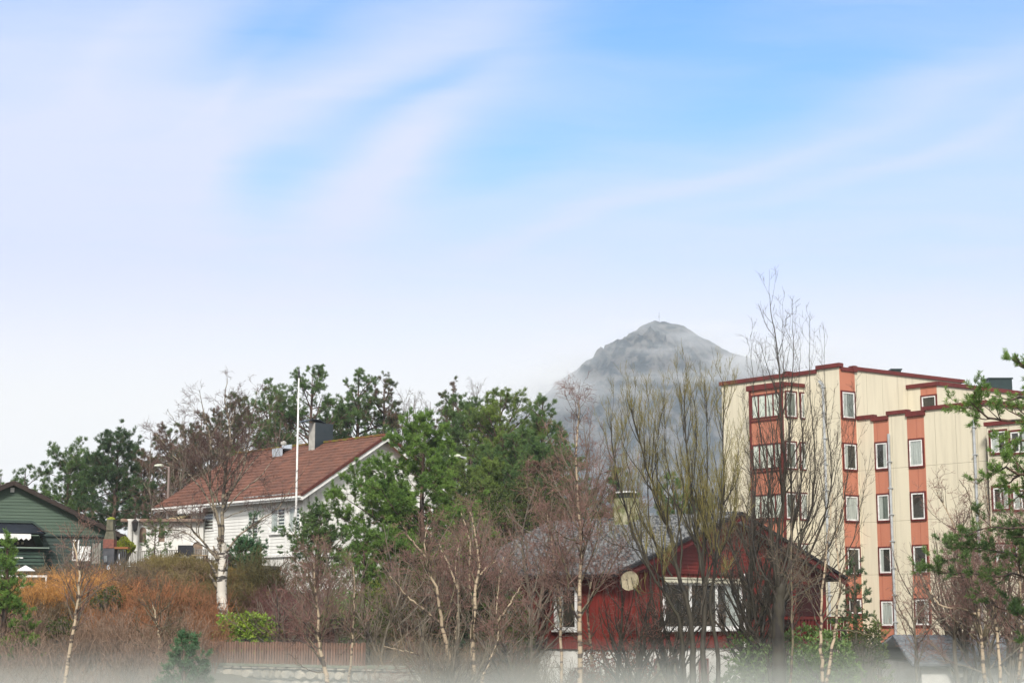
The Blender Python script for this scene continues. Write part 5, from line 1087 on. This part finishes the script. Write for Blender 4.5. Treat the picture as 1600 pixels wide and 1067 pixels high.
bare('birch_tree', 'straight slender birch before the grey tiled roof', 'birch', [(PX([(906, 1080), (906, 1000), (905, 920), (908, 860), (904, 790), (900, 720), (904, 650), (905, 622)], D, base=True), .085, .008), (PX([(906, 850), (935, 790), (955, 730), (962, 690)], D, .6), .035, .006), (PX([(904, 800), (880, 740), (860, 690), (850, 665)], D, -.6), .035, .006), (PX([(907, 880), (925, 830), (938, 790)], D, -.8), .025, .006), (PX([(905, 830), (880, 780), (850, 745), (825, 720)], D, .7), .03, .006), (PX([(906, 850), (870, 830), (840, 800), (815, 770)], D, -.6), .03, .006)],
     [dict(LV_BIRCH[0], dens=3.2, tmin=.28, ratio=.34), dict(LV_BIRCH[1], dens=4.4), dict(LV_BIRCH[2], dens=6), dict(LV_BIRCH[3], dens=5.5)], B_tan, T_red, 407, nmain=1, limb=T_limb, td=1.8, rs=.75)
bare('birch_tree', 'thin birch with orange bark by the tall white window', 'birch', [(PX([(877, 1080), (876, 1000), (874, 930), (866, 880), (860, 830), (852, 790)], 44, base=True), .055, .008), (PX([(874, 960), (862, 930), (850, 905)], 44, .3), .02, .005), (PX([(868, 890), (882, 850), (890, 820)], 44, -.4), .02, .005)],
     [dict(LV_BIRCH[0], dens=3.6, tmin=.35, ratio=.38), dict(LV_BIRCH[1], dens=5), dict(LV_BIRCH[2], dens=6), dict(LV_BIRCH[3], dens=5)], B_tan, T_red, 408, nmain=1, limb=T_limb, td=1.8, rs=.75)
bare('birch_tree', 'mottled pale birch stem behind the straight birch', 'birch', [(PX([(928, 1080), (925, 1030), (922, 1000), (918, 950), (925, 900)], 46, base=True), .06, .02)], [dict(LV_BIRCH[0], dens=3, tmin=.5, ratio=.4), dict(LV_BIRCH[1], dens=5), dict(LV_BIRCH[2], dens=6)], B_tan, T_brown, 409, nmain=1, limb=T_limb, td=1.8, rs=.75)
# willow
D = 43
w_ = [([(1082, 1080), (1083, 1010), (1078, 960), (1060, 900), (1045, 830), (1020, 760), (1000, 690), (985, 640)], .105, 0), ([(1102, 1080), (1098, 1010), (1102, 940), (1095, 880), (1085, 800), (1072, 700), (1070, 610)], .10, .6), ([(1122, 1080), (1120, 1010), (1110, 950), (1118, 880), (1128, 800), (1130, 720), (1132, 600)], .075, -.5), ([(1072, 1080), (1066, 1020), (1062, 970), (1040, 930), (1010, 880), (985, 820), (965, 740), (955, 665)], .07, -1),
      ([(1095, 960), (1110, 890), (1140, 830), (1150, 760), (1156, 680)], .07, .9), ([(1060, 920), (1065, 850), (1055, 780), (1040, 700), (1038, 615)], .08, -.4), ([(1098, 900), (1100, 820), (1105, 740), (1104, 640), (1100, 598)], .07, -1), ([(1050, 900), (1020, 840), (1012, 770), (1015, 690), (1012, 610)], .07, .8),
      ([(1070, 930), (1030, 900), (1000, 860), (960, 850), (930, 830)], .05, -.8), ([(1090, 850), (1060, 790), (1025, 740), (1030, 670), (1035, 640)], .05, -1.4), ([(1125, 900), (1150, 870), (1165, 820), (1172, 760)], .05, .4), ([(1040, 880), (1000, 800), (985, 740), (975, 690), (970, 640)], .05, .2), ([(1105, 840), (1085, 760), (1088, 690), (1085, 625)], .045, -1.6),
      ([(1065, 960), (1045, 940), (1020, 925), (1000, 930)], .04, -1), ([(1075, 940), (1100, 915), (1130, 905), (1148, 890)], .04, -1.2)]
bare('willow_tree', 'many stemmed mossy willow with yellow green upright twigs before the red house', 'willow', [(PX(a, D, dd, base=(a[0][1] > 1050)), r0, .012) for a, r0, dd in w_], [dict(dens=3.0, ratio=.36, ang=(14, 38), up=.30, wig=.13, K=7, tmin=.48, lfall=.75), dict(dens=3.6, ratio=.5, ang=(18, 42), up=.28, wig=.12, K=5, lmin=.35), dict(dens=4, ratio=.55, ang=(18, 40), up=.25, wig=.12, K=4, lmin=.25, rmin=.0045)], B_dark, T_yel, 410, split=1, K=26, nmain=4, rs=.42, td=2.7)
# tall dark tree
D = 45
w_ = [([(1218, 1085), (1216, 1010), (1218, 950), (1220, 915)], .21, .14, 0), ([(1219, 920), (1214, 850), (1226, 760), (1222, 660), (1216, 560), (1205, 490), (1202, 448)], .12, .007, 0), ([(1222, 925), (1236, 850), (1236, 760), (1234, 660), (1240, 560), (1238, 480)], .10, .007, .6), ([(1216, 925), (1206, 860), (1205, 780), (1190, 690), (1178, 610), (1172, 525)], .09, .007, -.5), ([(1224, 920), (1250, 850), (1270, 780), (1272, 690), (1266, 600), (1264, 490)], .09, .007, -.5),
      ([(1226, 925), (1262, 870), (1290, 800), (1300, 730), (1290, 640), (1288, 520)], .08, .007, .5), ([(1226, 930), (1275, 885), (1310, 820), (1322, 750), (1335, 670), (1338, 600)], .07, .007, 0), ([(1214, 930), (1185, 880), (1175, 820), (1180, 740), (1165, 660), (1162, 600)], .06, .007, .7), ([(1228, 940), (1290, 900), (1330, 850), (1345, 790), (1362, 700)], .06, .007, .9), ([(1221, 900), (1245, 800), (1255, 700), (1248, 610), (1252, 540)], .07, .007, 1.2), ([(1219, 900), (1200, 800), (1208, 700), (1195, 600), (1188, 560)], .06, .007, 1.2),
      ([(1222, 900), (1280, 820), (1310, 720), (1318, 640)], .05, .007, -1), ([(1214, 920), (1190, 900), (1172, 885), (1164, 850)], .05, .007, -.8), ([(1218, 880), (1224, 780), (1214, 680), (1224, 600), (1222, 500)], .06, .007, -1), ([(1230, 950), (1262, 930), (1300, 925), (1340, 900)], .04, .007, -.9)]
bare('tall_bare_tree', 'tall dark bare tree rising above the left end of the apartment block', 'tree', [(PX(a, D, dd, base=(a[0][1] > 1050)), r0, r1) for a, r0, r1, dd in w_], [dict(dens=2.6, ratio=.34, ang=(16, 40), up=.22, wig=.10, K=7, tmin=.15, lfall=.8), dict(dens=2.6, ratio=.45, ang=(22, 48), up=.15, wig=.15, K=5, lmin=.25), dict(dens=3.6, ratio=.5, ang=(22, 48), up=.10, wig=.15, K=3, lmin=.18, rmin=.004)], B_dark, T_dark, 411, split=1, K=26, nmain=1, rs=.5, td=2.6)
D = 41
bare('birch_tree', 'pale forked birch in front of the rhododendron', 'birch', [(PX([(1286, 1085), (1284, 1030), (1283, 985), (1284, 940), (1290, 880), (1296, 820), (1300, 770)], D, base=True), .06, .01), (PX([(1290, 1080), (1298, 1020), (1306, 970), (1312, 900), (1306, 840), (1318, 780)], D, .5), .05, .01), (PX([(1283, 985), (1272, 960), (1262, 900), (1255, 850)], D, -.4), .03, .006), (PX([(1300, 985), (1330, 985), (1360, 992), (1385, 993)], D, .3), .03, .008), (PX([(1312, 900), (1335, 860), (1345, 820)], D, .2), .025, .006), (PX([(1236, 1080), (1238, 1000), (1236, 900), (1238, 820), (1246, 740)], D, 1), .05, .01)],
     [dict(LV_BIRCH[0], dens=2.0, tmin=.3, ratio=.38), dict(LV_BIRCH[1], dens=3), dict(LV_BIRCH[2], dens=4), dict(LV_BIRCH[3], dens=4)], B_tan, T_brown, 412, nmain=2, limb=T_limb, td=1.8, rs=.75)
D = 44
w_ = [([(1540, 1085), (1535, 1020), (1528, 950), (1520, 900), (1500, 850), (1480, 800), (1462, 765)], .07, 0), ([(1562, 1085), (1560, 1010), (1552, 940), (1550, 870), (1545, 800), (1540, 760)], .06, .6), ([(1592, 1085), (1596, 1010), (1596, 940), (1590, 870), (1596, 800), (1590, 750)], .055, -.5), ([(1520, 900), (1490, 900), (1465, 885), (1445, 880)], .03, -.5), ([(1530, 960), (1500, 950), (1470, 945), (1450, 920), (1436, 890)], .035, .5), ([(1550, 900), (1575, 850), (1580, 800), (1575, 770)], .035, .8),
      ([(1515, 885), (1520, 830), (1515, 780), (1500, 750)], .035, -.8), ([(1535, 1010), (1510, 985), (1480, 960), (1455, 960)], .03, -.3), ([(1552, 940), (1530, 900), (1512, 880)], .03, .9), ([(1620, 1085), (1625, 980), (1612, 900), (1618, 820)], .06, .4)]
bare('birch_tree', 'tangled birch stems at the right edge before the garage', 'birch', [(PX(a, D, dd, base=(a[0][1] > 1050)), r0, .01) for a, r0, dd in w_], [dict(LV_BIRCH[0], dens=2.8, tmin=.3, ratio=.42), dict(LV_BIRCH[1], dens=4.0), dict(LV_BIRCH[2], dens=5), dict(LV_BIRCH[3], dens=5)], B_tan, T_red, 413, split=1, nmain=6, limb=T_limb, td=1.8, rs=.75)
D = 50
bare('bare_tree', 'small purplish bare tree below the apartment block windows', 'tree', [(PX([(1432, 1070), (1430, 1000), (1425, 950), (1430, 900)], D, base=True), .06, .01), (PX([(1428, 990), (1405, 950), (1395, 920)], D, .4), .03, .006), (PX([(1428, 970), (1455, 930), (1465, 890)], D, -.4), .03, .006), (PX([(1430, 1000), (1470, 970), (1500, 950)], D, .2), .03, .006)], [dict(LV_BIRCH[0], dens=4, tmin=.2, ratio=.5), dict(LV_BIRCH[1], dens=5), dict(LV_BIRCH[2], dens=6), dict(LV_BIRCH[3], dens=5)], B_grey, T_red, 414)

def auto_bare(label, px, pyt, d, hw, seed, bark, twig, group, name='bare_tree', stems=1, dens=1.0, rt=None, lv=None, ns=6, cat='tree', tm=.15):
    r = np.random.default_rng(seed); top = Pd(px, pyt, d); x0, y0_ = top[0], top[1]; zb_ = tz(x0, y0_) - .1; H = top[2] - zb_; pa = []; rt = rt or .012 * H + .02
    for s in range(stems):
        a = r.uniform(0, 6.28); o_ = (.0 if stems == 1 else hw * .5) * np.array([math.cos(a), math.sin(a)]); h_ = H * (1 if s == 0 else r.uniform(.7, .98))
        pa.append((np.array([[x0, y0_, zb_], [x0 + o_[0] * .3 + r.normal(0, .03 * H), y0_ + o_[1] * .3, zb_ + h_ * .35], [x0 + o_[0] * .7 + r.normal(0, .03 * H), y0_ + o_[1] * .7, zb_ + h_ * .7], [x0 + o_[0], y0_ + o_[1], zb_ + h_]]), rt, .008))
        for k in range(ns):
            t_ = r.uniform(.22, .7); a = r.uniform(0, 6.28); c_ = np.array([math.cos(a), math.sin(a)]) * hw * (1.15 - t_) * r.uniform(.8, 1.2); b_ = np.array([x0 + o_[0] * t_, y0_ + o_[1] * t_, zb_ + h_ * t_]); rise = H * (1 - t_) * r.uniform(.45, .85)
            pa.append((np.array([b_, b_ + [*(c_ * .45), rise * .35], b_ + [*(c_ * .85), rise * .7], b_ + [*c_, rise]]), rt * .45 * (1.2 - t_), .007))
    lv = lv or [dict(LV_BIRCH[0], dens=2.4 * dens, tmin=tm, ratio=.40), dict(LV_BIRCH[1], dens=4.0 * dens), dict(LV_BIRCH[2], dens=6.5 * dens), dict(LV_BIRCH[3], dens=6 * dens)]
    return bare(name, label, cat, pa, lv, bark, twig, seed, group, split=1, K=14, sides=6)
FAR3 = [dict(LV_BIRCH[0], dens=2.4, tmin=.2, ratio=.4, rmin=.012), dict(LV_BIRCH[1], dens=3.2, rmin=.010), dict(LV_BIRCH[2], dens=4, rmin=.008)]
G_ = 'bare trees on the skyline behind the houses'
auto_bare('grey bare tree on the skyline right of the brown roof', 648, 612, 116, 2.2, 501, B_grey, T_far, G_, lv=FAR3)
auto_bare('thin bare tree just right of the pointed pine', 632, 622, 118, 1.6, 502, B_grey, T_far, G_, lv=FAR3)
auto_bare('small bare tree between the grey skyline tree and the russet pine', 672, 636, 118, 1.8, 503, B_grey, T_far, G_, lv=FAR3)
auto_bare('bare tree on the skyline right of the russet pine', 738, 600, 118, 2.0, 504, B_grey, T_far, G_, lv=FAR3)
auto_bare('reddish bare tree left of the yellow green willow', 912, 650, 70, 2.2, 505, B_grey, T_red, G_, lv=FAR3)
auto_bare('purplish bare tree behind the chimney of the red house', 945, 668, 76, 2.0, 507, B_grey, T_red, G_, lv=FAR3)
auto_bare('brown bare tree behind the big birch', 285, 655, 100, 2.6, 508, B_grey, T_red, G_, lv=FAR3)
auto_bare('low brown bare tree behind the left end of the brown roof', 236, 690, 98, 2.6, 509, B_grey, T_red, G_, lv=FAR3)
auto_bare('brown bare tree above the brown roof left of the flagpole', 440, 655, 98, 2.0, 510, B_grey, T_red, G_, lv=FAR3)
auto_bare('fine brown bare tree behind the brown ridge', 345, 640, 98, 2.6, 511, B_grey, T_red, G_, lv=FAR3)
# middle brush trees
GM = 'reddish bare trees in front of the houses'
auto_bare('dense reddish bare tree between the bright pine and the red house', 745, 772, 52, 2.8, 520, B_grey, T_red, GM, stems=3, dens=1.15)
auto_bare('reddish brown bare tree before the left end of the grey roof', 828, 738, 56, 2.8, 521, B_grey, T_red, GM, stems=3, dens=1.1)
auto_bare('reddish bare tree below the bright pine', 650, 800, 50, 2.4, 522, B_grey, T_red, GM, stems=3, dens=1.1)
auto_bare('brown bare tree beside the low green pine', 598, 862, 48, 1.8, 523, B_grey, T_brown, GM, stems=3, dens=1.1)
auto_bare('dark red bare shrub tree below the young dark pine', 470, 872, 54, 2.0, 524, B_grey, mat('crimson_twigs', (.13, .048, .052), (.09, .04, .042), 1, .85, island=.3), GM, stems=4, dens=1.2)
auto_bare('pinkish bare shrub tree behind the picket fence', 440, 905, 52, 1.8, 525, B_grey, mat('pinkish_twigs', (.20, .105, .10), (.13, .07, .065), 1, .85, island=.3), GM, stems=4, dens=1.2)
auto_bare('brown bare shrub tree above the crimson shrub', 520, 840, 58, 1.6, 526, B_grey, T_red, GM, stems=3, dens=1.1)
auto_bare('brown bare tree before the small basement windows', 810, 880, 47, 1.8, 529, B_grey, T_red, GM, stems=4, dens=1.1)
auto_bare('twiggy bare tree by the green garden door', 113, 838, 60, .9, 530, B_grey, T_red, GM, stems=2, dens=1.3, rt=.04)
auto_bare('brown bare tree behind the garage roof', 1480, 800, 62, 2.2, 531, B_grey, T_red, GM, stems=3, dens=.9)

auto_bare('fine bare tree between the willow and the tall dark tree', 1165, 700, 49, 1.7, 545, B_dark, T_brown, GM, stems=3, dens=1.0)
auto_bare('brown bare tree before the right end of the apartment block', 1560, 790, 56, 2.4, 546, B_grey, T_red, GM, stems=4, dens=1.0)
auto_bare('reddish bare tree below the reaching pine branch', 1490, 770, 58, 2.0, 547, B_grey, T_red, GM, stems=3, dens=1.0)
auto_bare('low brown bare tree in front of the birch clump roots', 700, 905, 41, 1.5, 548, B_grey, T_brown, GM, stems=4, dens=1.0)
auto_bare('brown bare tree crossing the wide white window', 1052, 850, 46, 1.5, 560, B_dark, T_brown, GM, stems=4, dens=.75)
auto_bare('dark twiggy tree veiling the right slope of the red gable', 1190, 800, 47, 1.5, 561, B_dark, T_dark, GM, stems=3, dens=.8)
auto_bare('reddish brown bare tree before the plain red wall left of the wide window', 985, 860, 45, 1.3, 562, B_dark, T_red, GM, stems=4, dens=.75)
# --- leafy and twiggy bushes
def bush(name, label, cat, px, pyt, d, hw, hz, seed, lm, M=7, ln=.13, w=.045, n=900, stem_m=None, group=None, hwy=None, fill=.55):
    r = np.random.default_rng(seed); top = Pd(px, pyt, d); x0, y0_ = top[0], top[1]; zb_ = top[2] - hz; zg_ = min(tz(x0, y0_), zb_ + .1); hwy = hwy or hw
    o = root(name, (x0, y0_, zg_), label, cat, group); off = np.array(o.location)
    v = r.normal(size=(n, 3)); v /= np.linalg.norm(v, axis=1, keepdims=True); v[:, 2] = np.abs(v[:, 2]) * 1.0 - .25 * (r.random(n) < .35); rr = (fill + (1 - fill) * r.random(n) ** .5)[:, None]
    lob = 1 + .16 * np.sin(v[:, :1] * 5 + seed) * np.cos(v[:, 1:2] * 4) + .12 * np.sin(v[:, 2:] * 7 + v[:, :1] * 6)
    p = np.array([x0, y0_, zb_]) + v * rr * lob * np.array([hw, hwy, hz]); dr = v + np.array([0, 0, .5]) + r.normal(0, .25, (n, 3))
    V, F = leafquads(p, dr, r, M, ln, w); link('leaves', np_mesh('leaves', V - off, [F]), lm, o)
    k = r.choice(n, min(n, 70), replace=False); b = np.array([x0, y0_, zg_ - .1]); P = np.stack([np.stack([b + (q - b) * t + np.array([0, 0, .2 * math.sin(math.pi * t)]) * (1 if t < 1 else 0) for t in (0, .35, .7, 1.0)]) for q in p[k]]); P[:, 0] += r.normal(0, .12, (len(k), 3)) * [1, 1, 0]
    tube_obj('stems', [(P, np.full((len(k), 4), .014), 4)], stem_m or B_grey, o, off); return o
bush('rhododendron', 'yellow green rhododendron behind the picket fence', 'shrub', 384, 957, 52, 1.05, .95, 601, L_rho, n=1100, hwy=.8)
bush('rhododendron', 'large dull green rhododendron below the red house porch', 'shrub', 1225, 985, 47, 1.9, 2.0, 602, L_rho2, n=2200, hwy=1.0, group=None)
bush('rhododendron', 'green rhododendron right of the dark tree trunk', 'shrub', 1290, 990, 46, 1.0, 1.8, 603, L_rho2, n=900)
bush('clipped_bush', 'bright yellow green ball shaped bush beside the annex column', 'bush', 191, 842, 71, .55, .45, 604, L_moss, M=8, ln=.05, w=.03, n=1500, fill=.85)
bush('evergreen_bush', 'yellowish green bush below the low green pine', 'bush', 582, 915, 55, .9, 1.0, 605, mat('lime_leaves', (.16, .19, .03), (.09, .12, .03), 2, .8, island=.3, trans=.2), M=7, ln=.08, w=.03, n=900)
bush('evergreen_bush', 'mid green bush left of the lime bush', 'bush', 540, 925, 54, .9, .9, 606, L_rho2, M=7, ln=.08, w=.03, n=800)
bush('evergreen_bush', 'dark evergreen thicket under the birch clump', 'bush', 680, 880, 58, 2.4, 2.6, 607, L_olive, M=8, ln=.10, w=.03, n=2600)
bush('evergreen_bush', 'dark green bush at the left corner of the red house', 'bush', 745, 905, 51, 1.2, 2.0, 608, mat('deep_green_leaves', (.03, .055, .02), (.02, .035, .015), 2, .8, island=.3), M=8, ln=.10, w=.03, n=1400)
bush('evergreen_bush', 'green bush in front of the small basement windows', 'bush', 790, 935, 50, .9, 1.6, 609, L_olive, M=8, ln=.10, w=.03, n=900)
bush('evergreen_bush', 'olive thicket behind the slender birch', 'bush', 612, 935, 52, 1.4, 1.6, 610, L_olive, M=8, ln=.09, w=.03, n=1200)
bush('russet_bush', 'bush with dry russet leaves before the red house basement', 'bush', 955, 985, 46, 1.25, 1.5, 611, L_russet, M=4, ln=.07, w=.04, n=900, fill=.3)
bush('evergreen_bush', 'green bush rising beside the young conifer', 'bush', 1345, 960, 55, .7, 1.4, 612, L_olive, M=7, ln=.08, w=.03, n=600)
bush('evergreen_bush', 'dark shrubbery between the white house and the small street lamp', 'bush', 700, 800, 72, 2.6, 2.4, 613, mat('dark_green_leaves', (.04, .065, .022), (.025, .04, .018), 2, .8, island=.3), M=8, ln=.13, w=.045, n=2400)  # leaves of a darker green than the olive bushes
bush('evergreen_bush', 'green shrubbery behind the grey roof ridge', 'bush', 800, 745, 72, 3.0, 3.2, 614, L_olive, M=8, ln=.13, w=.045, n=2400)

bush('evergreen_bush', 'small olive bush in the brush below the outdoor fireplace', 'bush', 168, 915, 54, .5, .6, 620, L_olive, M=7, ln=.07, w=.022, n=350)
bush('evergreen_bush', 'low green shrub at the foot of the orange willow', 'bush', 92, 965, 47, .45, .5, 621, L_olive, M=7, ln=.07, w=.022, n=300)
bush('evergreen_bush', 'small green bush between the sapling and the big birch', 'bush', 292, 928, 56, .5, .5, 622, L_olive, M=7, ln=.07, w=.022, n=350)
# --- brush: clumps of bare stems; each clump a merged unit
def clump_unit(r, n=16, h=1.0, spread=.5, curve=.3, sub=(5, 5), rm=.005, droop=0.0):
    a = r.uniform(0, 6.28, n); b = r.uniform(0, .25, n) * spread; P = []
    for k in range(n):
        d_ = np.array([math.cos(a[k]), math.sin(a[k]), 0]); s = r.uniform(.3, 1) * spread; hh_ = h * r.uniform(.65, 1.1)
        P.append(np.array([d_ * b[k], d_ * (b[k] + s * .35) + [0, 0, hh_ * .4], d_ * (b[k] + s * .75) + [0, 0, hh_ * .8], d_ * (b[k] + s * (1.05 + droop)) + [0, 0, hh_ * (1 - droop)]]))
    P = np.stack([smooth_path(p, 6) for p in P]); P[:, 1:] += r.normal(0, .02 * h, P[:, 1:].shape); R_ = np.full((n, 1), rm * 2.0) * np.linspace(1, .4, 6)[None]
    A, RA = grow(P, R_, r, dens=sub[0] / h, ratio=.38, ang=(20, 55), up=.1, wig=.2, K=4, tmin=.2, rmin=rm, lmin=.2 * h); B, RB = grow(A, RA, r, dens=sub[1] / h, ratio=.55, ang=(25, 60), up=.0, wig=.25, K=3, rmin=rm * .8, lmin=.12 * h)
    out, k = [], 0
    vs, fs = [], []
    for p, q in ((P, R_), (A, RA), (B, RB)): v, f = tubes(p, q, 3); vs.append(v); fs.append(f + k); k += len(v)
    return np.concatenate(vs), np.concatenate(fs)
def brush(name, label, places, twig, seed, h=1.2, kind='stuff', cat=None, spread=.5, sub=(5, 5), rm=.006, n=16, droop=0.0, nu=4, hr=(.7, 1.3)):
    """places: (N,2) world x,y"""
    r = np.random.default_rng(seed); U_ = [clump_unit(r, n, h, spread, sub=sub, rm=rm, droop=droop) for _ in range(nu)]; vs, fs, k = [], [], 0; Z_ = tz(places[:, 0], places[:, 1])
    for (x, y), z in zip(places, Z_):
        v, f = U_[r.integers(nu)]; a = r.uniform(0, 6.28); s = r.uniform(*hr); c_, s_ = math.cos(a) * s, math.sin(a) * s
        w2 = np.stack([v[:, 0] * c_ - v[:, 1] * s_, v[:, 0] * s_ + v[:, 1] * c_, v[:, 2] * s], 1) + [x, y, z - .05]; vs.append(w2); fs.append(f + k); k += len(v)
    V = np.concatenate(vs); o = np.array([places[:, 0].mean(), places[:, 1].mean(), Z_.min()])
    ob = link(name, np_mesh(name, V - o, [np.concatenate(fs)]), twig, None, o); tag(ob, label, cat, kind=kind); return ob
def area(px0, px1, d0, d1, n, seed):
    r = np.random.default_rng(seed); d_ = r.uniform(d0, d1, n); px = r.uniform(px0, px1, n); return np.stack([(px - 800) / 2635 * d_, d_], 1)
T_rust = mat('rust_twigs', (.30, .13, .06), (.19, .10, .055), .5, .9, island=.35)
T_olive = mat('olive_brown_twigs', (.20, .16, .055), (.13, .10, .045), .5, .9, island=.35)
T_dull = mat('dull_brown_twigs', (.21, .15, .09), (.14, .105, .065), .4, .9, island=.35)
T_gpink = mat('grey_pink_twigs', (.25, .165, .12), (.17, .12, .085), .4, .9, island=.3)
T_orange = mat('orange_willow_twigs', (.56, .29, .09), (.38, .19, .06), 1.2, .85, island=.3)
brush('undergrowth', 'brown leafless brush covering the slope below the terrace', area(-60, 300, 54, 68, 260, 1), T_dull, 701, h=.72)
brush('undergrowth', 'rust coloured brush on the slope left of the fence', area(150, 345, 49, 58, 120, 2), T_rust, 702, h=1.2)
brush('undergrowth', 'olive brown brambles on the bank below the terrace', area(225, 420, 60, 74, 190, 3), T_olive, 703, h=.7, droop=.25, spread=.7)
brush('undergrowth', 'grey pink brush in the misty foreground', np.concatenate([area(-60, 300, 40, 50, 190, 4), area(575, 900, 38, 45.5, 110, 5)]), T_gpink, 704, h=1.25)
brush('undergrowth', 'dull brush in front of the red house', np.concatenate([area(560, 800, 47, 56, 130, 6), area(780, 1080, 44, 50, 90, 8)]), T_dull, 705, h=1.3)
brush('undergrowth', 'tangled brush at the lower right before the garage', np.concatenate([area(1330, 1440, 45, 54, 36, 7), area(1440, 1640, 40, 45, 26, 9)]), T_gpink, 706, h=.9)
brush('undergrowth', 'dark red brush behind the fence and the crimson shrub', area(400, 560, 51, 62, 110, 10), mat('maroon_twigs', (.14, .06, .055), (.09, .05, .04), .5, .9, island=.3), 707, h=1.2)
def mound(name, label, px, d, n, sp, h, twig, seed, droop=.2, sc=1.0):
    c_ = Pd(px, 960, d)[:2]; h *= .85; r = np.random.default_rng(seed); pl = c_ + r.normal(0, sp, (n, 2)); return brush(name, label, pl, twig, seed, h=h, kind=None, cat='bush', spread=h * .55, droop=droop, rm=.006, n=26, sub=(7, 6), hr=(.8, 1.1))
mound('willow_bush', 'bright orange twigged willow bush below the green house', 112, 56, 9, .55, 2.0, T_orange, 801)
mound('willow_bush', 'small orange twigged bush by the white deck railing', 62, 57, 4, .35, 1.1, T_orange, 802)
mound('bramble_mound', 'olive brown bramble mound left of the big birch trunk', 292, 66, 8, .8, 1.4, T_olive, 803, .3)
mound('bramble_mound', 'golden brown bramble right of the big birch trunk', 385, 66, 5, .6, 1.2, mat('golden_twigs', (.22, .14, .04), (.12, .08, .035), .6, .9, island=.3), 804, .3)
mound('broom_bush', 'upright olive green broom bush left of the young dark pine', 425, 65, 7, .5, 1.9, mat('broom_twigs', (.10, .09, .035), (.07, .055, .03), .6, .9, island=.3), 805, .0)
mound('thorn_bush', 'dense brown thorn bush right of the orange willow', 170, 58, 8, .7, 1.7, T_dull, 806, .15)
mound('thorn_bush', 'dark brown thorn bush under the terrace posts', 222, 62, 7, .6, 1.3, T_dark, 807, .15)
mound('dogwood_bush', 'red brown dogwood left of the yellow green rhododendron', 315, 53, 8, .5, 1.3, T_rust, 808, .05)
